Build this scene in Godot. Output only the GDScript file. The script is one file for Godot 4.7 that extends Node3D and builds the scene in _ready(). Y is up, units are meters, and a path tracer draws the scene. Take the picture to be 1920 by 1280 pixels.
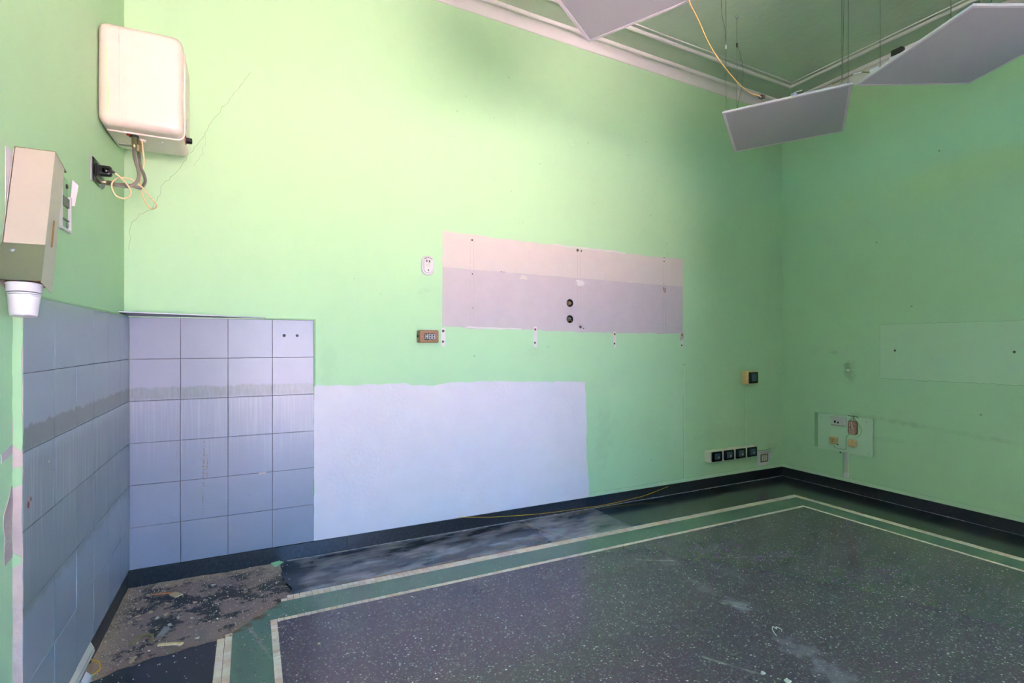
extends Node3D
# An empty green shop room: tiled corner, water heater, cup dispenser, patched plaster, terrazzo floor.
const W := 4.6635      # width of the back wall
const FZ := 6.2        # the shop front, where daylight comes in
const BB := .078       # height of the black skirting
const LX := -.02       # plane of the left wall behind its tiles
const DTOP := 2.15     # head of the openings in the shop front
const DOORS := [[.6, 1.7]]
var M := {}
var taken := {}

func _ready():
	# ---- camera, sky, sun, exposure
	var cam := Camera3D.new()
	cam.name = "camera"
	cam.position = Vector3(.5128, 1.156, 3.0293)
	cam.rotation.y = -.464
	cam.projection = Camera3D.PROJECTION_FRUSTUM
	cam.near = .05
	cam.far = 200
	cam.size = 2 * .05 * 640 / 980.67
	cam.frustum_offset = Vector2(0, .05 * 2.35 / 980.67)
	add_child(cam)
	var we := WorldEnvironment.new()
	we.name = "environment"
	var e := Environment.new()
	e.background_mode = Environment.BG_SKY
	var sk := Sky.new()
	var pm := ProceduralSkyMaterial.new()
	pm.sky_top_color = Color(.26, .44, .82)
	pm.sky_horizon_color = Color(.50, .79, 1.0)
	pm.ground_horizon_color = Color(.55, .55, .55)
	pm.ground_bottom_color = Color(.5, .5, .5)
	pm.sun_angle_max = 0.0
	pm.sky_energy_multiplier = 1.12
	sk.sky_material = pm
	e.sky = sk
	e.tonemap_mode = Environment.TONE_MAPPER_LINEAR
	e.tonemap_exposure = 44.5
	e.sdfgi_enabled = true
	e.ssao_enabled = true
	e.ssil_enabled = true
	we.environment = e
	add_child(we)
	var sun := DirectionalLight3D.new()
	sun.name = "sun"
	sun.light_energy = 4.5
	sun.light_color = Color(1, .90, .87)
	sun.shadow_enabled = true
	sun.rotation = Vector3(deg_to_rad(-48), deg_to_rad(-112), 0)
	add_child(sun)

	make_materials()
	build_shell()
	build_floor()
	build_wall_left()
	build_wall_back()
	build_wall_right()
	build_ceiling()
	build_heater()
	build_dispenser()
	build_back_devices()
	build_board()
	build_panels()
	build_debris()

# ================================================================ naming
func numbered(n: String) -> String:
	if not taken.has(n):
		taken[n] = 0
		return n
	taken[n] += 1
	return "%s_%03d" % [n, taken[n]]

func put(called: String, mesh: Mesh, m, parent: Node = null) -> MeshInstance3D:
	var o := MeshInstance3D.new()
	o.mesh = mesh
	o.material_override = m
	if parent == null or parent == self:
		o.name = numbered(called)
		add_child(o, true)
	else:
		var k := called
		var i := 0
		while parent.has_node(NodePath(k)):
			i += 1
			k = "%s_%03d" % [called, i]
		o.name = k
		parent.add_child(o, true)
	return o

func tag(o: Node, label: String, category: String, group := "") -> Node:
	o.set_meta("label", label)
	o.set_meta("category", category)
	if group != "":
		o.set_meta("group", group)
	return o

func thing(called: String, label: String, category: String, at := Vector3.ZERO, group := "") -> Node3D:
	var o := Node3D.new()
	o.name = numbered(called)
	add_child(o, true)
	o.position = at
	tag(o, label, category, group)
	return o

func struct(called: String, mesh: Mesh, m) -> MeshInstance3D:
	var o := put(called, mesh, m)
	o.set_meta("kind", "structure")
	return o

func stuff(called: String, mesh: Mesh, m, parent: Node = null) -> MeshInstance3D:
	var o := put(called, mesh, m, parent)
	o.set_meta("kind", "stuff")
	return o

# ================================================================ materials
func mt(c: Color, rough := .6, spec := .5) -> StandardMaterial3D:
	var m := StandardMaterial3D.new()
	m.albedo_color = c
	m.roughness = rough
	m.metallic_specular = spec
	return m

func ramp(cols: Array) -> Gradient:
	var g := Gradient.new()
	var off := PackedFloat32Array()
	var cc := PackedColorArray()
	for i in cols.size():
		off.append(float(i) / (cols.size() - 1))
		cc.append(cols[i])
	g.offsets = off
	g.colors = cc
	return g

func noise(sd: int, freq: float, oct := 4) -> FastNoiseLite:
	var n := FastNoiseLite.new()
	n.seed = sd
	n.noise_type = FastNoiseLite.TYPE_SIMPLEX_SMOOTH
	n.frequency = freq
	n.fractal_octaves = oct
	return n

func ntex(sd: int, freq: float, size: int, cols = null, as_normal := false, bump := 2.0, oct := 4) -> NoiseTexture2D:
	var t := NoiseTexture2D.new()
	t.width = size
	t.height = size
	t.seamless = true
	t.noise = noise(sd, freq, oct)
	if cols != null:
		t.color_ramp = ramp(cols)
	t.as_normal_map = as_normal
	t.bump_strength = bump
	return t

func tri(m: StandardMaterial3D, s: float) -> StandardMaterial3D:
	m.uv1_triplanar = true
	m.uv1_world_triplanar = true
	m.uv1_triplanar_sharpness = 8.0
	m.uv1_scale = Vector3(s, s, s)
	return m

func shade(c: Color, k: float) -> Color:
	return Color(clampf(c.r * k, 0, 1), clampf(c.g * k, 0, 1), clampf(c.b * k, 0, 1))

func mottled(c: Color, amount: float, sd: int, s: float, rough: float, bump := 0.0, freq := .012) -> StandardMaterial3D:
	var m := mt(Color.WHITE, rough)
	m.albedo_texture = ntex(sd, freq, 512, [shade(c, 1 - amount), c, shade(c, 1 + amount)])
	if bump > 0:
		m.normal_enabled = true
		m.normal_texture = ntex(sd + 7, .06, 512, null, true, bump, 3)
		m.normal_scale = .5
	return tri(m, s)

func make_materials():
	var green := Color(.64, .785, .605)
	M.paint = mottled(green, .006, 3, .7, .62, 0.0)
	M.paint.metallic_specular = .32
	M.paint_ghost = mottled(Color(.658, .79, .625), .006, 4, .7, .6)
	M.paint_trim = mottled(Color(.66, .785, .63), .02, 5, 1.5, .55)
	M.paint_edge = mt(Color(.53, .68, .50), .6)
	M.plaster_cream = mottled(Color(.74, .70, .665), .012, 11, 1.1, .8, .5)
	M.plaster_mauve = mottled(Color(.69, .65, .65), .014, 12, 1.1, .8, .5)
	M.plaster_white = mottled(Color(.78, .76, .775), .012, 13, 1.0, .8, 1.0)
	M.plaster_pink = mottled(Color(.66, .60, .565), .05, 14, 1.6, .85, 3.0)
	M.filler = mottled(Color(.775, .745, .735), .02, 15, 2.0, .8)
	M.ceiling = mottled(Color(.70, .75, .66), .015, 21, .5, .75, 1.0)
	M.cornice = mottled(Color(.78, .765, .745), .012, 22, .8, .7)
	M.black_slab = mottled(Color(.125, .125, .135), .5, 31, 2.5, .34, 0.0, .03)
	M.grout_line = mottled(Color(.52, .52, .54), .3, 33, 4.0, .8)
	M.dark = mt(Color(.05, .045, .04), .8)
	M.hole = mt(Color(.06, .045, .035), .95)
	M.crack = mt(Color(.50, .60, .46), .9)
	M.hairline = mt(Color(.52, .635, .49), .9)
	M.rust = mt(Color(.50, .27, .17), .8)
	M.screw = mt(Color(.30, .27, .25), .45)
	M.screw.metallic = .6
	M.enamel = mottled(Color(.77, .73, .675), .012, 41, 1.2, .28)
	M.enamel_light = mt(Color(.79, .745, .69), .3)
	M.dispenser = mottled(Color(.635, .595, .54), .012, 42, 1.2, .35)
	M.steel = mt(Color(.56, .55, .50), .32)
	M.steel.metallic = .95
	M.braid = mt(Color(.55, .53, .50), .42)
	M.braid.metallic = .85
	M.braid.normal_enabled = true
	M.braid.normal_texture = braid_normal()
	M.brass = mt(Color(.62, .58, .46), .35)
	M.brass.metallic = .9
	M.red = mt(Color(.72, .07, .06), .4)
	M.cream_cord = mt(Color(.80, .72, .55), .45)
	M.yellow_cord = mt(Color(.74, .58, .32), .5)
	M.yellow_wire = mt(Color(.86, .66, .10), .45)
	M.green_wire = mt(Color(.50, .60, .18), .45)
	M.black_plastic = mt(Color(.035, .037, .038), .3)
	M.black_gloss = mt(Color(.03, .032, .036), .12)
	M.dark_lens = mt(Color(.27, .33, .35), .15)
	M.cream_plastic = mt(Color(.80, .78, .70), .4)
	M.tan_plastic = mt(Color(.80, .68, .45), .4)
	M.brown_plastic = mt(Color(.52, .37, .21), .4)
	M.pink_plastic = mt(Color(.66, .49, .41), .5)
	M.grey_plastic = mt(Color(.72, .72, .68), .35)
	M.white_plastic = mt(Color(.76, .745, .745), .32)
	M.olive = mt(Color(.46, .44, .25), .5)
	M.panel_white = mt(Color(.74, .725, .725), .35)
	M.panel_face = mt(Color(.60, .605, .60), .5)
	M.wire_grey = mt(Color(.22, .25, .21), .5)
	M.zinc = mt(Color(.56, .57, .575), .5)
	M.zinc.metallic = .6
	M.cup = mt(Color(.74, .735, .74), .28)
	M.cup.backlight = Color(.25, .25, .25)
	M.green_paint_chip = mt(Color(.55, .78, .60), .6)
	M.front = mottled(Color(.72, .70, .66), .05, 52, .8, .6)
	M.asphalt = mottled(Color(.85, .78, .775), .06, 51, .5, .9)
	M.rubble_cream = mt(Color(.68, .61, .50), .9)
	M.rubble_white = mt(Color(.72, .70, .67), .9)
	M.wood = mottled(Color(.62, .40, .25), .15, 61, 8.0, .7)
	M.wood_pale = mottled(Color(.82, .74, .55), .1, 62, 8.0, .7)
	M.mosaic = []
	for c in [Color(.86, .80, .71), Color(.88, .84, .78), Color(.83, .745, .66), Color(.87, .82, .74)]:
		var m := mottled(c, .05, 70 + M.mosaic.size(), 6.0, .32)
		M.mosaic.append(m)
	M.grout = mt(Color(.33, .29, .25), .9)
	M.tile_back = tile_material(true)
	M.tile_left = tile_material(false)
	M.bed = mt(Color(.36, .27, .25), .9)
	M.field = terrazzo(Color(.305, .265, .315), [Color(.40, .41, .40), Color(.33, .37, .35), Color(.58, .58, .57), Color(.36, .28, .32), Color(.22, .22, .24)], 26000, 5, 1.0, 1.0)
	M.green_band = terrazzo(Color(.335, .46, .385), [Color(.33, .45, .38), Color(.22, .31, .27), Color(.52, .58, .54), Color(.19, .26, .24)], 9000, 6, 1.0, .75)
	M.border = terrazzo(Color(.125, .135, .15), [Color(.20, .21, .23), Color(.08, .09, .10), Color(.36, .36, .37)], 5000, 7, 1.0, .7)
	M.board = mottled(Color(.68, .80, .655), .006, 8, .7, .55)
	M.screed = screed_material()
	for k in ["field", "green_band", "border"]:
		M[k].roughness = .17
		M[k].metallic_specular = .6
		M[k].detail_enabled = true
		M[k].detail_albedo = M.dust_tex
		M[k].detail_uv_layer = BaseMaterial3D.DETAIL_UV_2
	M.paint_back = M.paint.duplicate()
	M.paint_back.detail_enabled = true
	M.paint_back.detail_albedo = back_wear()
	M.paint_back.detail_uv_layer = BaseMaterial3D.DETAIL_UV_2
	M.paint_right = M.paint.duplicate()
	M.paint_right.detail_enabled = true
	M.paint_right.detail_albedo = right_wear()
	M.paint_right.detail_uv_layer = BaseMaterial3D.DETAIL_UV_2

func braid_normal() -> ImageTexture:
	var im := Image.create(64, 64, false, Image.FORMAT_RGB8)
	for y in 64:
		for x in 64:
			var a := sin((x + y) * TAU / 16.0) * .5
			var b := sin((x - y) * TAU / 16.0) * .5
			var over := ((x / 8) + (y / 8)) % 2 == 0
			im.set_pixel(x, y, Color(.5 + .4 * (a if over else b), .5 + .4 * (a if over else -b), .8))
	return ImageTexture.create_from_image(im)

# soft blot of wear on an RGBA map; centre and radii in pixels
func blot(im: Image, cx: float, cy: float, rx: float, ry: float, c: Color, a: float, nz: FastNoiseLite, rough := .6):
	for y in range(maxi(0, int(cy - ry)), mini(im.get_height(), int(cy + ry) + 1)):
		for x in range(maxi(0, int(cx - rx)), mini(im.get_width(), int(cx + rx) + 1)):
			var d := Vector2((x - cx) / rx, (y - cy) / ry).length()
			if d >= 1.0:
				continue
			var k := a * smoothstep(1.0, .2, d + rough * nz.get_noise_2d(x, y))
			if k <= .01:
				continue
			var o := im.get_pixel(x, y)
			var t := k + o.a * (1 - k)
			im.set_pixel(x, y, Color((c.r * k + o.r * o.a * (1 - k)) / t, (c.g * k + o.g * o.a * (1 - k)) / t, (c.b * k + o.b * o.a * (1 - k)) / t, t))

func stroke(im: Image, p: Vector2, q: Vector2, w: float, c: Color, a: float, nz: FastNoiseLite):
	var n := maxi(2, int(p.distance_to(q) / maxf(1.0, w * .5)))
	for i in n + 1:
		var s := p.lerp(q, float(i) / n)
		blot(im, s.x + 2 * nz.get_noise_2d(i * 9, 5), s.y + 2 * nz.get_noise_2d(i * 9, 55), w, w, c, a * (.5 + .5 * absf(nz.get_noise_2d(i * 13, 99)) * 2), nz, .5)

func back_wear() -> ImageTexture:     # 4.66 x 3.33 m at 220 px a metre
	var im := Image.create(1026, 732, false, Image.FORMAT_RGBA8)
	im.fill(Color(.6, .7, .55, 0))
	var nz := noise(91, .05)
	var px := func(x, y): return Vector2(x * 220.0, (3.326 - y) * 220.0)
	var grey := Color(.46, .50, .42)
	for s in [[1.46, 1.47, .05, .02, .14], [1.42, 1.455, .03, .015, .10], [2.2, 1.10, .10, .05, .07], [2.3, 1.13, .02, .012, .2], [3.35, 1.72, .03, .2, .10], [3.9, .42, .35, .10, .08], [.9, 1.04, .06, .2, .08], [4.5, .25, .12, .08, .12], [1.9, 2.2, .03, .04, .12], [3.0, .5, .5, .2, .05], [2.75, .5, .10, .35, .10]]:
		var c: Vector2 = px.call(s[0], s[1])
		blot(im, c.x, c.y, s[2] * 220, s[3] * 220, grey, s[4], nz)
	var up := Color(.80, .86, .74)
	for s in [[3.45, .55, .12, .4, .12], [4.0, .55, .2, .3, .10], [2.9, .8, .3, .15, .08]]:
		var c: Vector2 = px.call(s[0], s[1])
		blot(im, c.x, c.y, s[2] * 220, s[3] * 220, up, s[4], nz)
	var r := RandomNumberGenerator.new()
	r.seed = 5
	for i in 60:
		var c: Vector2 = px.call(r.randf_range(.9, 4.6), r.randf_range(.1, 3.0))
		blot(im, c.x, c.y, r.randf_range(.8, 2.0), r.randf_range(.8, 2.0), Color(.36, .4, .32), r.randf_range(.2, .6), nz, .2)
	return ImageTexture.create_from_image(im)

func right_wear() -> ImageTexture:    # z 0 .. 2.4, y 0 .. 3.3 at 260 px a metre
	var im := Image.create(624, 858, false, Image.FORMAT_RGBA8)
	im.fill(Color(.5, .6, .45, 0))
	var nz := noise(95, .05)
	var px := func(z, y): return Vector2(z * 260.0, (3.3 - y) * 260.0)
	var grey := Color(.40, .45, .36)
	stroke(im, px.call(.78, .605), px.call(1.20, .585), 9, grey, .09, nz)
	stroke(im, px.call(1.05, .59), px.call(1.65, .55), 7, grey, .07, nz)
	for s in [[.78, .93, .06, .10, .35], [.76, .96, .03, .05, .35], [1.45, 1.06, .12, .05, .18], [1.15, 1.06, .08, .02, .2], [1.0, .45, .2, .03, .1], [.66, 1.08, .05, .02, .2], [.3, .28, .2, .12, .06], [1.9, .8, .3, .2, .08]]:
		var c: Vector2 = px.call(s[0], s[1])
		blot(im, c.x, c.y, s[2] * 260, s[3] * 260, grey, s[4], nz)
	var p: Vector2 = px.call(.766, .945)
	blot(im, p.x, p.y, 5, 3, Color(.9, .92, .88), .9, nz, .4)
	for s in [[1.154, 1.413], [1.30, 2.45], [.95, 1.9], [1.5, .7]]:
		var c: Vector2 = px.call(s[0], s[1])
		blot(im, c.x, c.y, 2, 2, Color(.15, .17, .12), .8, nz, .2)
	return ImageTexture.create_from_image(im)

func tile_material(back: bool) -> StandardMaterial3D:
	# glazed tiles with years of grease bands and runs: u across the tiled field, v up its 1.2 m
	var w := 416 if back else 640
	var h := 600
	var im := Image.create(w, h, false, Image.FORMAT_RGB8)
	var base := Color(.50, .52, .555) if back else Color(.53, .575, .59)
	var n1 := noise(101 if back else 111, .01)
	var n2 := noise(103 if back else 113, .08, 3)
	var n3 := noise(105 if back else 115, .35, 2)
	var grease := Color(.40, .435, .42) if back else Color(.385, .42, .36)
	var pale := Color(.62, .65, .64)
	for y in h:
		var up := 1.2 * (1.0 - float(y) / h)       # metres above the skirting
		for x in w:
			var c := shade(base, 1.0 + .02 * n1.get_noise_2d(x, y))
			var top := .868 + .012 * n1.get_noise_2d(x * 3, 7)
			var bot := .80
			# tide band above the second joint
			var k := smoothstep(top, top - .012, up) * smoothstep(bot - .01, bot + .02, up) * (.62 + .5 * n2.get_noise_2d(x * 1.6, y * .25))
			if not back:
				k *= 1.7
			# runs below it
			var run := clampf(n3.get_noise_2d(x * (.55 if back else .4), y * .012) * 1.3 + .1, 0, 1)
			var reach := .42 + .18 * n1.get_noise_2d(x * 4, 900)
			var k2 := run * smoothstep(reach, reach + .25, up) * smoothstep(.81, .79, up) * (.34 if back else .75)
			var film := 0.0
			if not back:
				film = .42 * smoothstep(.37, .39, up + .02 * n1.get_noise_2d(x * 2, 40)) * smoothstep(.80, .75, up)
			c = c.lerp(grease, clampf(k + film, 0, .8))
			c = c.lerp(pale, clampf(k2, 0, .5))
			im.set_pixel(x, y, c)
	var r := RandomNumberGenerator.new()
	r.seed = 9 if back else 19
	# rusty runs and knocks
	var runs: Array = [[.305, .60, .36, .8], [.318, .52, .40, .6], [.300, .50, .22, .4], [.33, .67, .50, .2], [.62, .56, .40, .25], [.415, .68, .55, .2], [.19, .7, .5, .15]] if back else [[.82, .46, .38, .35], [1.05, .40, .33, .3], [.95, .5, .42, .2], [.62, .26, .18, .4]]
	for s in runs:
		var x0: float = s[0] * w / (.8228 if back else 1.297)
		var y0: float = (1.2 - s[1]) / 1.2 * h
		var y1: float = (1.2 - s[2]) / 1.2 * h
		for y in range(int(y0), int(y1)):
			var xx := int(x0 + 1.5 * n2.get_noise_2d(3, y))
			if n3.get_noise_2d(s[0] * 900, y * .6) < -.05:
				continue
			for dx in 2:
				if xx + dx < w:
					im.set_pixel(xx + dx, y, im.get_pixel(xx + dx, y).lerp(Color(.46, .34, .20), s[3]))
	for i in 40:
		var xx := r.randi_range(2, w - 3)
		var yy := r.randi_range(int(h * .3), h - 3)
		im.set_pixel(xx, yy, im.get_pixel(xx, yy).lerp(Color(.25, .22, .18) if r.randf() < .5 else Color(.85, .86, .84), .7))
	var m := mt(Color.WHITE, .32, .42)
	m.albedo_texture = ImageTexture.create_from_image(im)
	m.texture_repeat = false
	return m

func terrazzo(base: Color, chips: Array, count: int, sd: int, metres: float, size_k: float) -> StandardMaterial3D:
	var n := 1024
	var im := Image.create(n, n, false, Image.FORMAT_RGB8)
	im.fill(base)
	var r := RandomNumberGenerator.new()
	r.seed = sd
	for i in count:
		var cx := r.randi_range(0, n - 1)
		var cy := r.randi_range(0, n - 1)
		var big := r.randf()
		var rad := (1.0 + 3.4 * big * big * big) * size_k
		var c: Color = chips[mini(int(r.randf() * r.randf() * 1.3 * chips.size()), chips.size() - 1)] if r.randf() > .05 else Color(.74, .74, .72)
		c = shade(c, r.randf_range(.7, 1.2))
		var ang := r.randf() * PI
		var asp := r.randf_range(.55, 1.0)
		var ca := cos(ang)
		var sa := sin(ang)
		var k := int(ceil(rad))
		for dy in range(-k, k + 1):
			for dx in range(-k, k + 1):
				var u := (dx * ca + dy * sa) / rad
				var v := (-dx * sa + dy * ca) / (rad * asp)
				if u * u + v * v < 1.0 or (dx == 0 and dy == 0):
					im.set_pixel((cx + dx + n) % n, (cy + dy + n) % n, c)
	var m := mt(Color.WHITE, .2)
	m.albedo_texture = ImageTexture.create_from_image(im)
	if not M.has("dust_tex"):
		M.dust_tex = dust_texture()
	return tri(m, 1.0 / metres)

func dust_texture() -> ImageTexture:   # x 0 .. 4.8, z 0 .. 2.4 at 250 px a metre
	var im := Image.create(1200, 600, false, Image.FORMAT_RGBA8)
	im.fill(Color(.5, .5, .52, 0))
	var nz := noise(201, .06)
	var fine := noise(202, .25, 2)
	var s := 250.0
	var c := Color(.66, .67, .70)
	# the swept dust along the skirting
	for y in range(0, int(.44 * s)):
		for x in range(int(.66 * s), int(2.9 * s)):
			var xm := x / s
			var ym := y / s
			var k := nz.get_noise_2d(x * .22 + y * .1, y * .45) * .75 + .30 + .22 * fine.get_noise_2d(x * .10 + y * .16, y * .42)
			k *= smoothstep(.66, .8, xm) * smoothstep(2.9, 2.2, xm)
			k += .35 * smoothstep(.06, .0, ym) + .22 * smoothstep(.36, .42, ym + .03 * nz.get_noise_2d(x, 4))
			if xm > 2.08 and xm < 2.66:
				k += .22
			k = clampf(k * .72, 0, .68)
			im.set_pixel(x, y, Color(c.r, c.g, c.b, k))
	for y in range(0, int(.5 * s)):
		for x in range(int(2.8 * s), int(4.5 * s)):
			var k := clampf(nz.get_noise_2d(x * .3, y) * .35 - .05 + .4 * smoothstep(.05, .0, y / s), 0, .35)
			im.set_pixel(x, y, Color(c.r, c.g, c.b, k))
	# scuffs and patches left on the field
	for q in [[2.44, 1.43, .06, .06, .5], [2.43, 1.38, .05, .05, .4], [2.43, 1.22, .05, .12, .22], [2.50, .93, .09, .07, .16], [2.36, 1.74, .07, .13, .34], [2.33, 1.90, .08, .12, .34], [3.06, 1.12, .2, .06, .12], [2.9, .9, .25, .12, .10], [2.66, 1.12, .06, .22, .10], [1.9, 1.2, .4, .3, .06], [3.3, 1.5, .3, .1, .10], [2.2, .8, .4, .12, .07], [3.5, .8, .3, .2, .05]]:
		blot(im, q[0] * s, q[1] * s, q[2] * s, q[3] * s, Color(.55, .56, .59), q[4], nz, .9)
	for q in [[.50, .62, .56, .85, .3], [.56, .85, .60, .98, .16], [2.35, .83, 2.52, .93, .4], [2.0, 1.62, 2.1, 1.78, .3], [2.45, 1.46, 2.38, 1.36, .3], [2.75, 1.0, 3.2, 1.2, .12], [2.09, .12, 2.2, .40, .4], [3.9, 1.0, 3.6, 1.6, .06]]:
		stroke(im, Vector2(q[0], q[1]) * s, Vector2(q[2], q[3]) * s, 2.2, Color(.62, .62, .60), q[4], nz)
	# rust-coloured line along the mosaic
	stroke(im, Vector2(.9, .418) * s, Vector2(2.2, .418) * s, 2.0, Color(.55, .36, .20), .55, nz)
	stroke(im, Vector2(2.08, .10) * s, Vector2(2.16, .40) * s, 1.6, Color(.55, .38, .28), .5, nz)
	# rusty stain round the broken screed
	for q in [[.66, .45], [.60, .51], [.54, .585], [.50, .625], [.46, .66], [.42, .69]]:
		blot(im, q[0] * s, q[1] * s, 10, 8, Color(.33, .24, .12), .75, nz, .7)
	var r := RandomNumberGenerator.new()
	r.seed = 77
	for i in 260:
		blot(im, r.randf_range(.3, 4.2) * s, r.randf_range(.3, 2.3) * s, r.randf_range(.6, 1.3), r.randf_range(.6, 1.3), Color(.7, .7, .7), r.randf_range(.3, .9), nz, .2)
	return ImageTexture.create_from_image(im)

func screed_material() -> StandardMaterial3D:   # x -.05 .. .75, z -.05 .. .85
	var w := 800
	var h := 900
	var im := Image.create(w, h, false, Image.FORMAT_RGB8)
	var n1 := noise(301, .006)
	var n2 := noise(302, .03)
	var n3 := noise(303, .2, 3)
	for y in h:
		for x in w:
			var xm := x / 1000.0 - .05
			var zm := y / 1000.0 - .05
			var c := Color(.53, .475, .465)
			var k := n1.get_noise_2d(x, y * 1.3) + .5 * n2.get_noise_2d(x, y)
			c = c.lerp(Color(.235, .24, .26), smoothstep(-.05, .35, k + .25 - 1.5 * absf(zm - .28)))
			var edge := minf(minf(xm, zm), .3)
			c = c.lerp(Color(.68, .59, .49), .8 * smoothstep(.10, .0, edge + .05 * n2.get_noise_2d(x * 2, y * 2)))
			c = c.lerp(Color(.68, .61, .57), .7 * smoothstep(.50, .64, xm + .08 * n2.get_noise_2d(x, y)) * smoothstep(.3, .05, zm))
			c = shade(c, 1 + .22 * n3.get_noise_2d(x, y))
			im.set_pixel(x, y, c)
	var r := RandomNumberGenerator.new()
	r.seed = 31
	for i in 700:
		var q := Vector2i(r.randi_range(1, w - 3), r.randi_range(1, h - 3))
		var c := Color(.70, .66, .58) if r.randf() < .75 else (Color(.9, .88, .84) if r.randf() < .8 else Color(.55, .22, .2))
		im.fill_rect(Rect2i(q, Vector2i(r.randi_range(1, 2), r.randi_range(1, 2))), c)
	var m := mt(Color.WHITE, .9)
	m.albedo_texture = ImageTexture.create_from_image(im)
	return m

# ================================================================ mesh builders
func st_new() -> SurfaceTool:
	var st := SurfaceTool.new()
	st.begin(Mesh.PRIMITIVE_TRIANGLES)
	st.set_smooth_group(-1)
	return st

func done(st: SurfaceTool) -> ArrayMesh:
	st.generate_normals()
	return st.commit()

# corners counter-clockwise as seen from outside
func quad(st: SurfaceTool, a: Vector3, b: Vector3, c: Vector3, d: Vector3, uv = null):
	for i in [0, 2, 1, 0, 3, 2]:
		var p: Vector3 = [a, b, c, d][i]
		if uv != null:
			st.set_uv(uv.call(p))
			st.set_uv2(uv.call(p))
		st.add_vertex(p)

func tri3(st: SurfaceTool, a: Vector3, b: Vector3, c: Vector3, uv = null):
	for p in [a, c, b]:
		if uv != null:
			st.set_uv(uv.call(p))
			st.set_uv2(uv.call(p))
		st.add_vertex(p)

# box with chamfered edges
func add_box(st: SurfaceTool, lo: Vector3, hi: Vector3, b := 0.0, uv = null):
	var f := func(i: int, s: int, su: int, sv: int) -> Vector3:   # corner of face (axis i, side s), pulled in by b
		var p := Vector3()
		var u := (i + 1) % 3
		var v := (i + 2) % 3
		p[i] = hi[i] if s > 0 else lo[i]
		p[u] = hi[u] - b if su > 0 else lo[u] + b
		p[v] = hi[v] - b if sv > 0 else lo[v] + b
		return p
	for i in 3:
		for s in [-1, 1]:
			var q := [f.call(i, s, -1, -1), f.call(i, s, 1, -1), f.call(i, s, 1, 1), f.call(i, s, -1, 1)]
			if s > 0:
				quad(st, q[0], q[1], q[2], q[3], uv)
			else:
				quad(st, q[3], q[2], q[1], q[0], uv)
	if b <= 0.0:
		return
	for i in 3:                      # edges along axis w between faces i and j
		var j := (i + 1) % 3
		for si in [-1, 1]:
			for sj in [-1, 1]:
				var a0: Vector3 = f.call(i, si, sj, -1)
				var a1: Vector3 = f.call(i, si, sj, 1)
				var b0: Vector3 = f.call(j, sj, -1, si)
				var b1: Vector3 = f.call(j, sj, 1, si)
				if si * sj > 0:
					quad(st, a0, b0, b1, a1, uv)
				else:
					quad(st, a1, b1, b0, a0, uv)
	for sx in [-1, 1]:
		for sy in [-1, 1]:
			for sz in [-1, 1]:
				var a: Vector3 = f.call(0, sx, sy, sz)
				var c: Vector3 = f.call(1, sy, sz, sx)
				var d: Vector3 = f.call(2, sz, sx, sy)
				if sx * sy * sz > 0:
					tri3(st, a, c, d, uv)
				else:
					tri3(st, d, c, a, uv)

func box_m(lo: Vector3, hi: Vector3, b := 0.0, uv = null) -> ArrayMesh:
	var st := st_new()
	add_box(st, lo, hi, b, uv)
	return done(st)

# rounded box: each face a grid whose points are pushed out of an inner box by r
func rbox_m(lo: Vector3, hi: Vector3, r: float, n := 5) -> ArrayMesh:
	var st := SurfaceTool.new()
	st.begin(Mesh.PRIMITIVE_TRIANGLES)
	st.set_smooth_group(0)
	var il := lo + Vector3(r, r, r)
	var ih := hi - Vector3(r, r, r)
	for i in 3:
		var u := (i + 1) % 3
		var v := (i + 2) % 3
		var us := []
		var vs := []
		for k in n + 1:
			us.append(lo[u] + r * tan(k * PI / 4 / n))
			vs.append(lo[v] + r * tan(k * PI / 4 / n))
		for k in n + 1:
			us.append(hi[u] - r * tan((n - k) * PI / 4 / n))
			vs.append(hi[v] - r * tan((n - k) * PI / 4 / n))
		for s in [-1, 1]:
			for a in us.size() - 1:
				for c in vs.size() - 1:
					var q := []
					for o in [[0, 0], [1, 0], [1, 1], [0, 1]]:
						var p := Vector3()
						p[i] = hi[i] if s > 0 else lo[i]
						p[u] = us[a + o[0]]
						p[v] = vs[c + o[1]]
						var inner := p.clamp(il, ih)
						q.append(inner + (p - inner).normalized() * r)
					if s > 0:
						quad(st, q[0], q[1], q[2], q[3])
					else:
						quad(st, q[3], q[2], q[1], q[0])
	st.index()
	st.generate_normals()
	return st.commit()

func smooth_path(pts: Array, sub := 6) -> PackedVector3Array:
	var out := PackedVector3Array()
	for i in pts.size() - 1:
		var a: Vector3 = pts[maxi(i - 1, 0)]
		var b: Vector3 = pts[i]
		var c: Vector3 = pts[i + 1]
		var d: Vector3 = pts[mini(i + 2, pts.size() - 1)]
		for k in sub:
			out.append(b.cubic_interpolate(c, a, d, float(k) / sub))
	out.append(pts[-1])
	return out

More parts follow.
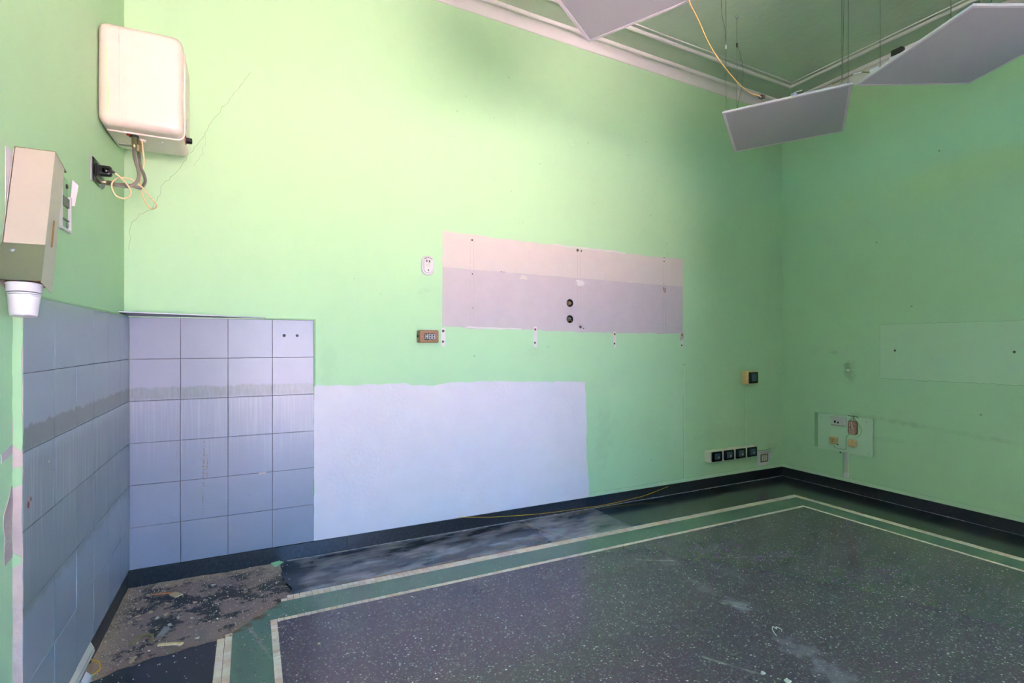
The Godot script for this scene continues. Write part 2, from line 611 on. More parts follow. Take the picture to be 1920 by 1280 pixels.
func add_tube(st: SurfaceTool, path: PackedVector3Array, r: float, sides := 8):
	var up := Vector3(.3, .9, .2).normalized()
	var rings := []
	var run := 0.0
	var lens := []
	for i in path.size():
		var t := (path[mini(i + 1, path.size() - 1)] - path[maxi(i - 1, 0)]).normalized()
		var n := up - t * up.dot(t)
		if n.length() < .05:
			n = t.cross(Vector3(1, 0, .1))
		n = n.normalized()
		up = n
		var b := t.cross(n)
		var ring := []
		for k in sides:
			ring.append(path[i] + (n * cos(k * TAU / sides) + b * sin(k * TAU / sides)) * r)
		rings.append(ring)
		if i > 0:
			run += path[i].distance_to(path[i - 1])
		lens.append(run)
	for i in path.size() - 1:
		for k in sides:
			var k2 := (k + 1) % sides
			var v := [rings[i][k], rings[i][k2], rings[i + 1][k2], rings[i + 1][k]]
			var uvs := [Vector2(float(k) / sides * 2, lens[i] / (r * 3)), Vector2(float(k + 1) / sides * 2, lens[i] / (r * 3)), Vector2(float(k + 1) / sides * 2, lens[i + 1] / (r * 3)), Vector2(float(k) / sides * 2, lens[i + 1] / (r * 3))]
			for j in [0, 2, 1, 0, 3, 2]:
				st.set_uv(uvs[j])
				st.add_vertex(v[j])
	for k in range(1, sides - 1):
		for tr in [[rings[0][0], rings[0][k + 1], rings[0][k]], [rings[-1][0], rings[-1][k], rings[-1][k + 1]]]:
			for p in [tr[0], tr[2], tr[1]]:
				st.set_uv(Vector2())
				st.add_vertex(p)

func tube_m(pts: Array, r: float, sides := 8, sub := 6) -> ArrayMesh:
	var st := SurfaceTool.new()
	st.begin(Mesh.PRIMITIVE_TRIANGLES)
	st.set_smooth_group(0)
	add_tube(st, smooth_path(pts, sub) if sub > 1 else PackedVector3Array(pts), r, sides)
	st.generate_normals()
	st.generate_tangents()
	return st.commit()

# polygon in a plane given by o + u*x + v*y, with thickness along u x v from h0 to h1
func add_prism(st: SurfaceTool, poly: PackedVector2Array, o: Vector3, u: Vector3, v: Vector3, h0: float, h1: float, uv = null):
	var n := u.cross(v).normalized()
	var pl := poly
	if Geometry2D.is_polygon_clockwise(pl):
		pl = pl.duplicate()
		pl.reverse()
	var ix := Geometry2D.triangulate_polygon(pl)
	var at := func(p: Vector2, h: float) -> Vector3: return o + u * p.x + v * p.y + n * h
	for i in range(0, ix.size(), 3):
		var a := pl[ix[i]]
		var b := pl[ix[i + 1]]
		var c := pl[ix[i + 2]]
		if (b - a).cross(c - a) < 0:
			var sw := b
			b = c
			c = sw
		tri3(st, at.call(a, h1), at.call(b, h1), at.call(c, h1), uv)
		tri3(st, at.call(a, h0), at.call(c, h0), at.call(b, h0), uv)
	for i in pl.size():
		var a := pl[i]
		var b := pl[(i + 1) % pl.size()]
		quad(st, at.call(a, h0), at.call(b, h0), at.call(b, h1), at.call(a, h1), uv)

func prism_m(poly, o: Vector3, u: Vector3, v: Vector3, h0: float, h1: float, uv = null) -> ArrayMesh:
	var st := st_new()
	add_prism(st, PackedVector2Array(poly), o, u, v, h0, h1, uv)
	return done(st)

func ragged(poly: Array, step: float, amp: float, sd: int) -> PackedVector2Array:
	var nz := noise(sd, 9.0, 3)
	var out := PackedVector2Array()
	for i in poly.size():
		var a: Vector2 = poly[i]
		var b: Vector2 = poly[(i + 1) % poly.size()]
		var n := maxi(1, int(a.distance_to(b) / step))
		for k in n:
			var p := a.lerp(b, float(k) / n)
			out.append(p + Vector2(nz.get_noise_2d(p.x, p.y), nz.get_noise_2d(p.x + 50, p.y)) * amp * 2)
	return out

func circle(c: Vector2, r: float, n := 20, ry := 0.0) -> PackedVector2Array:
	var out := PackedVector2Array()
	for i in n:
		out.append(c + Vector2(cos(i * TAU / n) * r, sin(i * TAU / n) * (ry if ry > 0 else r)))
	return out

func round_rect(x0: float, y0: float, x1: float, y1: float, r: float, n := 5) -> PackedVector2Array:
	var out := PackedVector2Array()
	for q in [[x1 - r, y1 - r, 0], [x0 + r, y1 - r, 1], [x0 + r, y0 + r, 2], [x1 - r, y0 + r, 3]]:
		for k in n + 1:
			var a: float = (q[2] + float(k) / n) * PI / 2
			out.append(Vector2(q[0] + cos(a) * r, q[1] + sin(a) * r))
	return out

func lathe_m(prof: Array, at := Vector3.ZERO, axis := Vector3.UP, segs := 24) -> ArrayMesh:
	var st := SurfaceTool.new()
	st.begin(Mesh.PRIMITIVE_TRIANGLES)
	var b := Basis(Quaternion(Vector3.UP, axis.normalized())) if not axis.normalized().is_equal_approx(Vector3.DOWN) else Basis(Vector3.RIGHT, PI)
	for i in prof.size() - 1:
		st.set_smooth_group(i if prof[i].size() > 2 else 0)
		for k in segs:
			var q := []
			for o in [[i, k], [i, k + 1], [i + 1, k + 1], [i + 1, k]]:
				var a: float = o[1] * TAU / segs
				q.append(at + b * Vector3(cos(a) * prof[o[0]][0], prof[o[0]][1], -sin(a) * prof[o[0]][0]))
			quad(st, q[0], q[1], q[2], q[3])
	st.generate_normals()
	return st.commit()

# ribbon of a crack lying on a plane
func ribbon_m(pts: Array, w: float, o: Vector3, u: Vector3, v: Vector3, h: float, sd: int, jag := .004) -> ArrayMesh:
	var st := st_new()
	var nz := noise(sd, 30.0, 2)
	var p := PackedVector2Array()
	for i in pts.size() - 1:
		var a: Vector2 = pts[i]
		var b: Vector2 = pts[i + 1]
		var n := maxi(1, int(a.distance_to(b) / .015))
		for k in n:
			var q := a.lerp(b, float(k) / n)
			p.append(q + Vector2(nz.get_noise_2d(q.x, q.y), nz.get_noise_2d(q.y, q.x + 9)) * jag * 2)
	p.append(pts[-1])
	var nn := u.cross(v)
	for i in p.size() - 1:
		var t := (p[i + 1] - p[i]).normalized()
		var s := Vector2(-t.y, t.x) * w * .5 * (.7 + .6 * absf(nz.get_noise_2d(i * .3, 3)))
		var c := [p[i] + s, p[i] - s, p[i + 1] - s, p[i + 1] + s]
		quad(st, o + u * c[0].x + v * c[0].y + nn * h, o + u * c[1].x + v * c[1].y + nn * h, o + u * c[2].x + v * c[2].y + nn * h, o + u * c[3].x + v * c[3].y + nn * h)
	return done(st)

func screw_m(o: Vector3, n: Vector3, r: float) -> ArrayMesh:
	return lathe_m([[0.0, r * .35], [r * .55, r * .32], [r, r * .1], [r, -r * .2]], o, n, 10)

# ================================================================ setting
func build_shell():
	# shop front behind the viewer: a wide glazed doorway with two posts, the street outside
	var st := st_new()
	var doors := DOORS
	var x := LX - .3
	for d in doors:
		add_box(st, Vector3(x, 0, FZ), Vector3(d[0], 3.62, FZ + .3))
		add_box(st, Vector3(d[0], DTOP, FZ), Vector3(d[1], 3.62, FZ + .3))
		x = d[1]
	add_box(st, Vector3(x, 0, FZ), Vector3(2.0, 3.62, FZ + .3))
	# the room steps back on the right of the entrance
	add_box(st, Vector3(1.78, 0, 4.2), Vector3(2.0, 3.62, FZ + .3))
	add_box(st, Vector3(2.0, 0, 4.2), Vector3(W + .3, 3.62, 4.4))
	struct("wall_front", done(st), M.front)
	var n := 1
	for d in doors:
		st = st_new()
		for b in [[d[0], 0, d[0] + .06, DTOP], [d[1] - .06, 0, d[1], DTOP], [d[0] + .06, DTOP - .06, d[1] - .06, DTOP]]:
			add_box(st, Vector3(b[0], b[1], FZ + .1), Vector3(b[2], b[3], FZ + .16), .004)
		struct("door_%d" % n, done(st), M.zinc)
		n += 1
	struct("street", box_m(Vector3(-40, -.5, -40), Vector3(45, -.31, FZ + 60)), M.asphalt)

func build_ceiling():
	var st := st_new()
	var y0 := func(x: float) -> float: return 3.326 - .025 * x
	var a := Vector3(LX - .3, 0, -.3)
	var b := Vector3(W + .3, 0, FZ + .3)
	var lo := [Vector3(a.x, y0.call(a.x), a.z), Vector3(b.x, y0.call(b.x), a.z), Vector3(b.x, y0.call(b.x), b.z), Vector3(a.x, y0.call(a.x), b.z)]
	var hi := []
	for p in lo:
		hi.append(Vector3(p.x, 3.62, p.z))
	quad(st, lo[0], lo[1], lo[2], lo[3])
	quad(st, hi[3], hi[2], hi[1], hi[0])
	for i in 4:
		var j := (i + 1) % 4
		quad(st, hi[i], hi[j], lo[j], lo[i])
	struct("ceiling", done(st), M.ceiling)
	# cornice and ceiling mouldings; profile points are (from the wall, below the ceiling)
	var cove := [[0, .068], [.004, .068], [.007, .062], [.009, .054], [.014, .042], [.022, .031], [.033, .022], [.046, .0165], [.057, .015], [.060, .017], [.064, .0185], [.072, .017], [.079, .011], [.085, .0]]
	var ridge := [[.243, 0], [.244, .006], [.249, .011], [.258, .0135], [.267, .0125], [.274, .009], [.280, .0]]
	var fillet := [[.304, 0], [.306, .004], [.310, .0055], [.315, .004], [.318, 0]]
	var n := 1
	for prof in [cove, ridge, fillet]:
		for side in ["back", "right", "left"]:
			var s2 := SurfaceTool.new()
			s2.begin(Mesh.PRIMITIVE_TRIANGLES)
			s2.set_smooth_group(0)
			for i in prof.size() - 1:
				var q := []
				for o in [[i, 0], [i, 1], [i + 1, 1], [i + 1, 0]]:
					var d: float = prof[o[0]][0]
					var dn: float = prof[o[0]][1]
					var x: float
					var z: float
					if side == "back":
						x = LX + d if o[1] == 0 else W - d
						z = d
					elif side == "right":
						x = W - d
						z = d if o[1] == 0 else FZ - d
					else:
						x = LX + d
						z = FZ - d if o[1] == 0 else d
					q.append(Vector3(x, y0.call(x) - dn, z))
				quad(s2, q[0], q[1], q[2], q[3])
			s2.index()
			s2.generate_normals()
			struct("trim_%d" % n, s2.commit(), M.cornice)
			n += 1

const BROKEN := [Vector2(-.03, -.03), Vector2(.69, -.03), Vector2(.665, .05), Vector2(.655, .17), Vector2(.672, .30), Vector2(.68, .413), Vector2(.62, .484), Vector2(.555, .563), Vector2(.514, .605), Vector2(.466, .648), Vector2(.394, .696), Vector2(.265, .718), Vector2(.199, .725), Vector2(.123, .748), Vector2(.03, .80), Vector2(-.03, .82)]

func build_floor():
	var fl := struct("floor", box_m(Vector3(LX - .3, -.3, -.3), Vector3(W + .3, -.016, FZ + .3)), M.bed)
	var hole := ragged(BROKEN, .025, .010, 401)
	var uv := func(p: Vector3) -> Vector2: return Vector2(p.x / 4.8, p.z / 2.4)
	var ox := LX
	var xo := [.397, .4505, .587, .614]      # left bands
	var xr := [4.224, 4.169, 4.03, 4.003]    # right bands
	var zb := [.425, .479, .626, .6535]      # back bands
	var pieces := [
		["terrazzo_border", M.border, [ox, 0, W, zb[0]]], ["terrazzo_border", M.border, [ox, zb[0], xo[0], FZ]], ["terrazzo_border", M.border, [xr[0], zb[0], W, FZ]],
		["terrazzo_band", M.green_band, [xo[1], zb[1], xr[1], zb[2]]], ["terrazzo_band", M.green_band, [xo[1], zb[2], xo[2], FZ]], ["terrazzo_band", M.green_band, [xr[2], zb[2], xr[1], FZ]],
		["terrazzo_field", M.field, [xo[3], zb[3], xr[3], FZ]]]
	for p in pieces:
		var r: Array = p[2]
		var rect := PackedVector2Array([Vector2(r[0], r[1]), Vector2(r[2], r[1]), Vector2(r[2], r[3]), Vector2(r[0], r[3])])
		var left := Geometry2D.clip_polygons(rect, hole)
		for q in left:
			if Geometry2D.is_polygon_clockwise(q):
				continue
			put(p[0], floor_prism(q, uv), p[1], fl)
	# mosaic strips: grout bed, then the small tiles
	var beds := [[xo[0], zb[0], xr[0], zb[1]], [xo[0], zb[1], xo[1], FZ], [xr[1], zb[1], xr[0], FZ], [xo[2], zb[2], xr[2], zb[3]], [xo[2], zb[3], xo[3], FZ], [xr[3], zb[3], xr[2], FZ]]
	for r in beds:
		var rect := PackedVector2Array([Vector2(r[0], r[1]), Vector2(r[2], r[1]), Vector2(r[2], r[3]), Vector2(r[0], r[3])])
		for q in Geometry2D.clip_polygons(rect, hole):
			put("grout_bed", floor_prism(q, uv, -.0025), M.grout, fl)
	var rnd := RandomNumberGenerator.new()
	rnd.seed = 12
	var many := []
	for i in 4:
		many.append(st_new())
	var pitch := .0265
	var one := []
	for i in 4:
		one.append(box_m(Vector3(-.0125, -.012, -.0127), Vector3(.0125, 0, .0127), .0006))
	var spots := []
	for row in [[zb[0] + .0135, xo[0], xr[0], 0], [zb[1] - .0135, xo[0], xr[0], 0], [zb[2] + .0137, xo[2], xr[2], 0]]:
		var n := int((row[2] - row[1]) / pitch)
		for i in n:
			spots.append([row[1] + (i + .5) * (row[2] - row[1]) / n, row[0], 1.45])
	for col in [[xo[0] + .0134, zb[1], 4.0], [xo[1] - .0134, zb[1], 4.0], [xo[2] + .0135, zb[3], 4.0], [xr[0] - .0137, zb[1], 4.0], [xr[1] + .0137, zb[1], 4.0], [xr[3] + .0135, zb[3], 4.0]]:
		var n := int((col[2] - col[1]) / pitch)
		for i in n:
			spots.append([col[0], col[1] + (i + .5) * (col[2] - col[1]) / n, 1.45])
	for s in spots:
		var c := Vector2(s[0], s[1])
		if Geometry2D.is_point_in_polygon(c, hole):
			continue
		var k := rnd.randi_range(0, 3)
		var dy := rnd.randf_range(-.0006, .0002)
		if s[0] < s[2] and s[1] < 1.25:
			var o := put("mosaic_tile", one[k], M.mosaic[k], fl)
			o.position = Vector3(s[0], dy, s[1])
			o.rotation.y = rnd.randf_range(-.02, .02)
		else:
			add_box(many[k], Vector3(s[0] - .0125, -.012, s[1] - .0127), Vector3(s[0] + .0125, dy, s[1] + .0127), .0006)
	for k in 4:
		stuff("mosaic_strip", done(many[k]), M.mosaic[k], fl)
	# the hacked-out corner: bare screed with relief
	var st := SurfaceTool.new()
	st.begin(Mesh.PRIMITIVE_TRIANGLES)
	st.set_smooth_group(0)
	var nz := noise(402, 6.0, 4)
	var hgt := func(x: float, z: float) -> Vector3:
		return Vector3(x, -.010 + .006 * nz.get_noise_2d(x, z) + .007 * smoothstep(.06, .0, minf(x, z)), z)
	var cu := func(p: Vector3) -> Vector2: return Vector2((p.x + .05) / .8, (p.z + .05) / .9)
	for i in 76:
		for j in 88:
			var x := -.02 + i * .01
			var z := -.01 + j * .01
			quad(st, hgt.call(x, z), hgt.call(x, z + .01), hgt.call(x + .01, z + .01), hgt.call(x + .01, z), cu)
	st.index()
	st.generate_normals()
	put("screed_patch", st.commit(), M.screed, fl)

func floor_prism(q: PackedVector2Array, uv: Callable, top := 0.0) -> ArrayMesh:
	# (x, z) polygon lying on the floor
	var fl := PackedVector2Array()
	for p in q:
		fl.append(Vector2(p.y, p.x))
	return prism_m(fl, Vector3.ZERO, Vector3.BACK, Vector3.RIGHT, -.015, top, uv)

func build_wall_left():
	var ws := st_new()
	var wz := [2.9, 3.9, 2.48, 3.1]
	for b in [[0, -.3, 3.62, wz[0]], [0, wz[1], 3.62, FZ + .3], [0, wz[0], wz[2], wz[1]], [wz[3], wz[0], 3.62, wz[1]]]:
		add_box(ws, Vector3(LX - .3, b[0], b[1]), Vector3(LX, b[2], b[3]))
	var wl := struct("wall_left", done(ws), M.paint)
	var wf := st_new()
	for b in [[wz[2], wz[0], wz[3], wz[0] + .05], [wz[2], wz[1] - .05, wz[3], wz[1]], [wz[2], wz[0], wz[2] + .05, wz[1]], [wz[3] - .05, wz[0], wz[3], wz[1]]]:
		add_box(wf, Vector3(LX - .18, b[0], b[1]), Vector3(LX - .12, b[2], b[3]), .004)
	struct("window_2", done(wf), M.zinc)
	var zs := [0.0, .195, .411, .626, .842, 1.058, 1.297]
	var uv := func(p: Vector3) -> Vector2: return Vector2(p.z / 1.297, 1.0 - (p.y - BB) / 1.2)
	put("mortar_bed", box_m(Vector3(LX, BB, 0), Vector3(-.0035, BB + 1.2, 1.293)), M.bed, wl)
	var rnd := RandomNumberGenerator.new()
	rnd.seed = 3
	for k in 6:
		for i in zs.size() - 1:
			var g := .0008
			var d := rnd.randf_range(-.0008, .0004)
			put("tile", box_m(Vector3(-.010 + d, BB + k * .2 + g, zs[i] + g), Vector3(d, BB + (k + 1) * .2 - g, zs[i + 1] - g), .0012, uv), M.tile_left, wl)
	# rendered edge of the tiling: green paint above, bare plaster below
	var edge := func(poly: Array, m, h: float, sd: int): put("edge_render", prism_m(ragged(poly, .02, .0015, sd), Vector3(0, 0, 1.293), Vector3.RIGHT, Vector3.UP, 0.0, h), m, wl)
	edge.call([Vector2(LX, 0), Vector2(-.0005, 0), Vector2(-.0005, 1.277), Vector2(LX, 1.277)], M.plaster_pink, .004, 501)
	edge.call([Vector2(LX + .0005, .90), Vector2(-.001, .885), Vector2(-.001, 1.278), Vector2(LX + .0005, 1.278)], M.paint_edge, .006, 502)
	edge.call([Vector2(LX + .0005, .79), Vector2(-.001, .80), Vector2(-.001, .845), Vector2(LX + .0005, .84)], M.paint_edge, .006, 503)
	edge.call([Vector2(LX + .0005, .63), Vector2(-.001, .615), Vector2(-.001, .60), Vector2(LX + .0005, .59)], M.paint_edge, .006, 504)
	# a scraped patch on the paint beside it
	put("bare_plaster_patch", side_patch(ragged([Vector2(1.30, .62), Vector2(1.345, .615), Vector2(1.352, .74), Vector2(1.30, .80)], .015, .004, 505), LX, .0012), M.plaster_pink, wl)
	put("bare_plaster_patch", side_patch(ragged([Vector2(1.30, .88), Vector2(1.37, .865), Vector2(1.37, .885), Vector2(1.30, .905)], .015, .004, 506), LX, .0012), M.plaster_mauve, wl)
	# caulk line over the tiles
	put("caulk_line", box_m(Vector3(LX, BB + 1.199, 0), Vector3(-.003, BB + 1.207, 1.297), .002), M.paint_edge, wl)
	# marks on the tiles: wall plug, holes, rust
	put("wall_plug", screw_m(Vector3(.0005, .818, 1.106), Vector3.RIGHT, .0045), M.rubble_cream, wl)
	put("rust_mark", prism_flat_left(ragged(Array(circle(Vector2(1.262, .738), .006, 10, .009)), .004, .001, 507), .001), M.rust, wl)
	put("rust_mark", prism_flat_left(ragged(Array(circle(Vector2(1.245, .748), .003, 8, .006)), .004, .001, 508), .001), M.rust, wl)
	# skirting: a dark slab in the corner, an empty dark chase beyond it
	var sk := struct("baseboard_left", box_m(Vector3(LX, -.012, 0), Vector3(-.003, BB, .66), .002), M.black_slab)
	put("chase", box_m(Vector3(LX, -.012, .66), Vector3(-.012, BB, FZ)), M.dark, sk)

func side_patch(poly: PackedVector2Array, x: float, h: float) -> ArrayMesh:   # (z, y) polygon on the left wall, facing +x
	var pl := PackedVector2Array()
	for p in poly:
		pl.append(Vector2(-p.x, p.y))
	return prism_m(pl, Vector3(x, 0, 0), Vector3.FORWARD, Vector3.UP, 0.0, h)

func prism_flat_left(poly: PackedVector2Array, h: float) -> ArrayMesh:
	return side_patch(poly, 0.0, h)

func build_wall_back():
	var uv := func(p: Vector3) -> Vector2: return Vector2(p.x / 4.664, (3.326 - p.y) / 3.326)
	var st := st_new()
	var hx := 2.472
	var hr := .0235
	var cols := [LX - .3, hx - .04, hx + .04, W + .3]
	var front := func(x0: float, y0: float, x1: float, y1: float): quad(st, Vector3(x0, y0, 0), Vector3(x1, y0, 0), Vector3(x1, y1, 0), Vector3(x0, y1, 0), uv)
	front.call(cols[0], 0, cols[1], 3.62)
	front.call(cols[2], 0, cols[3], 3.62)
	front.call(cols[1], 0, cols[2], 1.278)
	front.call(cols[1], 1.358, cols[2], 1.388)
	front.call(cols[1], 1.468, cols[2], 3.62)
	for hy in [1.318, 1.428]:
		for k in 32:
			var v := []
			for j in [k, k + 1]:
				var a: float = j * TAU / 32
				var d := Vector2(cos(a), sin(a))
				v.append(d * hr)
				v.append(d * .04 / maxf(absf(d.x), absf(d.y)))
			var f := func(p: Vector2) -> Vector3: return Vector3(hx + p.x, hy + p.y, 0)
			quad(st, f.call(v[0]), f.call(v[1]), f.call(v[3]), f.call(v[2]), uv)
	var bk := [Vector3(LX - .3, 0, -.3), Vector3(W + .3, 0, -.3), Vector3(W + .3, 3.62, -.3), Vector3(LX - .3, 3.62, -.3)]
	quad(st, bk[1], bk[0], bk[3], bk[2], uv)
	var fr := []
	for p in bk:
		fr.append(Vector3(p.x, p.y, 0))
	for i in 4:
		var j := (i + 1) % 4
		quad(st, bk[i], bk[j], fr[j], fr[i], uv)
	var wb := struct("wall_back", done(st), M.paint_back)
	# round conduit boxes sunk in the wall
	for hy in [1.428, 1.318]:
		var b := put("conduit_box", lathe_m([[0.0, -.05], [hr, -.05], [hr, .0008], [hr + .002, .0018], [hr + .0035, .0012], [hr + .003, 0.0]], Vector3(hx, hy, 0), Vector3.BACK, 28), M.hole, wb)
		var rr := RandomNumberGenerator.new()
		rr.seed = int(hy * 1000)
		for i in 7:
			var pts := []
			for k in 5:
				pts.append(Vector3(hx + rr.randf_range(-.015, .015), hy + rr.randf_range(-.015, .015), -.035 + .036 * sin(k * PI / 4)))
			put("wire", tube_m(pts, .0016, 6, 5), [M.cream_plastic, M.yellow_cord, M.brown_plastic, M.screw][i % 4], b)
	# bare plaster where a cabinet hung: two tones
	var up := [Vector2(1.557, 1.833), Vector2(1.72, 1.832), Vector2(2.05, 1.822), Vector2(2.40, 1.816), Vector2(2.52, 1.801), Vector2(2.66, 1.808), Vector2(3.0, 1.803), Vector2(3.25, 1.799), Vector2(3.507, 1.806), Vector2(3.507, 1.590), Vector2(2.5, 1.604), Vector2(1.557, 1.617)]
	put("bare_plaster", wall_patch(ragged(up, .03, .004, 601), .0012), M.plaster_cream, wb)
	var lowa := [Vector2(1.557, 1.617), Vector2(2.472, 1.6045), Vector2(2.472, 1.232), Vector2(2.26, 1.240), Vector2(1.75, 1.246), Vector2(1.60, 1.252), Vector2(1.555, 1.250)]
	var lowb := [Vector2(2.472, 1.6045), Vector2(3.507, 1.590), Vector2(3.506, 1.226), Vector2(3.1, 1.226), Vector2(2.8, 1.228), Vector2(2.472, 1.232)]
	for half in [lowa, lowb]:
		var q := PackedVector2Array(half)
		for hy in [1.428, 1.318]:
			var r2 := Geometry2D.clip_polygons(q, circle(Vector2(hx, hy), hr + .002, 28))
			q = r2[0]
		var q2 := PackedVector2Array()
		var nz := noise(602, 9.0, 3)
		for p in densify(q, .03):
			if p.y < 1.26:
				p.y += nz.get_noise_2d(p.x, p.y) * .010
			q2.append(p)
		put("bare_plaster", wall_patch(q2, .0010), M.plaster_mauve, wb)
	# ragged white filler along the rim, blobs and seams
	put("filler_smear", wall_patch(ragged([Vector2(2.33, 1.817), Vector2(2.55, 1.806), Vector2(2.75, 1.808), Vector2(2.95, 1.800), Vector2(2.95, 1.812), Vector2(2.7, 1.818), Vector2(2.5, 1.815), Vector2(2.35, 1.825)], .02, .004, 603), .0018), M.filler, wb)
	put("filler_smear", wall_patch(ragged([Vector2(1.70, 1.250), Vector2(1.82, 1.243), Vector2(2.10, 1.240), Vector2(2.10, 1.248), Vector2(1.85, 1.252), Vector2(1.72, 1.258)], .02, .004, 604), .0018), M.filler, wb)
	put("filler_smear", wall_patch(ragged([Vector2(2.515, 1.585), Vector2(2.58, 1.590), Vector2(2.595, 1.565), Vector2(2.57, 1.545), Vector2(2.53, 1.548)], .012, .008, 605), .0018), M.filler, wb)
	put("filler_smear", wall_patch(ragged([Vector2(2.10, 1.60), Vector2(2.13, 1.60), Vector2(2.14, 1.572), Vector2(2.08, 1.57)], .012, .006, 606), .0014), M.plaster_cream, wb)
	for x in [1.75, 2.545, 3.318]:
		put("seam", box_m(Vector3(x - .012, 1.235, 0), Vector3(x - .0105, 1.80, .0016)), M.plaster_pink, wb)
		put("seam", box_m(Vector3(x + .0105, 1.235, 0), Vector3(x + .012, 1.80, .0016)), M.plaster_pink, wb)
	for s in [[1.75, 1.796, .006], [1.752, 1.585, .004], [1.755, 1.372, .003], [2.535, 1.795, .010], [2.566, 1.792, .006], [3.317, 1.800, .004], [3.317, 1.772, .005], [3.315, 1.60, .003], [2.558, 1.265, .009], [2.585, 1.255, .004], [.674, 1.194, .008], [.738, 1.194, .007], [1.95, 1.612, .003], [1.97, 1.61, .003]]:
		put("screw_anchor", screw_m(Vector3(s[0], s[1], .002 if s[0] > 1 else .0045), Vector3.BACK, s[2]), M.screw, wb)
	put("rust_mark", wall_patch(ragged([Vector2(3.305, 1.575), Vector2(3.312, 1.575), Vector2(3.312, 1.545), Vector2(3.306, 1.548)], .006, .002, 607), .0018), M.rust, wb)
	put("rust_mark", wall_patch(ragged([Vector2(3.322, 1.575), Vector2(3.330, 1.572), Vector2(3.328, 1.535), Vector2(3.321, 1.54)], .006, .002, 608), .0018), M.rust, wb)
	put("rust_mark", wall_patch(ragged([Vector2(2.548, 1.29), Vector2(2.56, 1.285), Vector2(2.557, 1.27), Vector2(2.545, 1.275)], .006, .002, 609), .0018), M.plaster_pink, wb)
	# bracket scars below it
	for s in [[1.561, 1.245, 1.135, .013], [2.200, 1.262, 1.128, .013], [2.852, 1.236, 1.122, .013], [3.497, 1.235, 1.108, .010]]:
		var b := put("bracket_scar", wall_patch(ragged([Vector2(s[0] - s[3], s[1]), Vector2(s[0] + s[3], s[1]), Vector2(s[0] + s[3], s[2]), Vector2(s[0] - s[3], s[2])], .012, .0015, 610 + int(s[0] * 10)), .002), M.filler, wb)
		put("screw_anchor", screw_m(Vector3(s[0], s[1] - .018, .002), Vector3.BACK, .008), M.rust if s[0] > 2 else M.screw, b)
		put("screw_anchor", screw_m(Vector3(s[0] - .002, s[2] + .028, .002), Vector3.BACK, .007), M.screw, b)
	put("filler_smear", wall_patch(ragged([Vector2(3.485, 1.235), Vector2(3.515, 1.23), Vector2(3.52, 1.20), Vector2(3.50, 1.165), Vector2(3.485, 1.18)], .01, .006, 620), .0022), M.plaster_pink, wb)
	# white plaster field beside the tiles
	var lo := [Vector2(.823, .925), Vector2(.95, .919), Vector2(1.33, .917), Vector2(1.36, .905), Vector2(1.50, .899), Vector2(1.55, .908), Vector2(1.78, .914), Vector2(1.95, .912), Vector2(2.2, .898), Vector2(2.598, .884), Vector2(2.60, .80), Vector2(2.612, .6), Vector2(2.608, .35), Vector2(2.628, .20), Vector2(2.632, BB - .006), Vector2(1.9, BB - .006), Vector2(1.4, BB - .006), Vector2(1.0, BB - .006), Vector2(.823, BB - .006)]
	put("white_plaster", wall_patch(ragged(lo, .03, .004, 630), .0022), M.plaster_white, wb)
	# faint vertical hairlines and a plugged round hole
	put("crack", ribbon_m([Vector2(.515, 2.558), Vector2(.413, 2.385), Vector2(.365, 2.308), Vector2(.323, 2.246), Vector2(.312, 2.204), Vector2(.243, 2.086), Vector2(.187, 1.986), Vector2(.133, 1.926), Vector2(.115, 1.859), Vector2(.089, 1.799), Vector2(.041, 1.768), Vector2(.005, 1.706), Vector2(-.001, 1.592)], .0022, Vector3.ZERO, Vector3.RIGHT, Vector3.UP, .0012, 641), M.crack, wb)
	put("crack", ribbon_m([Vector2(.315, 2.20), Vector2(.300, 2.10), Vector2(.26, 2.03)], .0014, Vector3.ZERO, Vector3.RIGHT, Vector3.UP, .0012, 642), M.hairline, wb)
	put("crack", ribbon_m([Vector2(2.6, 1.246), Vector2(3.0, 1.262), Vector2(3.5, 1.268)], .0014, Vector3.ZERO, Vector3.RIGHT, Vector3.UP, .0018, 643), M.plaster_pink, wb)
	put("blanking_disc", lathe_m([[0, .0015], [.035, .0015], [.038, .0002], [.040, .0025], [.042, .0]], Vector3(2.488, 2.535, 0), Vector3.BACK, 32), M.paint, wb)
	# tiled corner: four columns of six
	var xs := [0.0, .2057, .4114, .6171, .8228]
	var tu := func(p: Vector3) -> Vector2: return Vector2(p.x / .8228, 1.0 - (p.y - BB) / 1.2)
	put("mortar_bed", box_m(Vector3(0, BB, 0), Vector3(.8228, BB + 1.2, .001)), M.bed, wb)
	var rnd := RandomNumberGenerator.new()
	rnd.seed = 8
	for k in 6:
		for i in 4:
			var g := .0008
			var d := rnd.randf_range(-.0006, .0006)
			var o := put("tile", box_m(Vector3(xs[i] + g, BB + k * .2 + g, -.006), Vector3(xs[i + 1] - g, BB + (k + 1) * .2 - g, .004 + d), .0012, tu), M.tile_back, wb)
			o.rotation.y = rnd.randf_range(-.0008, .0008)
	put("sealant_bead", box_m(Vector3(.8228, .92, 0), Vector3(.831, BB + 1.207, .0035), .0015), M.paint_edge, wb)
	put("sealant_bead", box_m(Vector3(.58, BB + 1.2, 0), Vector3(.831, BB + 1.207, .0035), .0015), M.paint_edge, wb)
	put("chip", wall_patch(ragged([Vector2(.55, .482), Vector2(.585, .485), Vector2(.588, .474), Vector2(.553, .472)], .008, .002, 650), .0054), M.plaster_pink, wb)
	# skirting slabs of black marble
	var sk := Node3D.new()
	sk.name = "baseboard_back"
	sk.set_meta("kind", "structure")
	add_child(sk)
	var jx := [LX, .995, 1.975, 2.207, 2.602, 3.479, W]
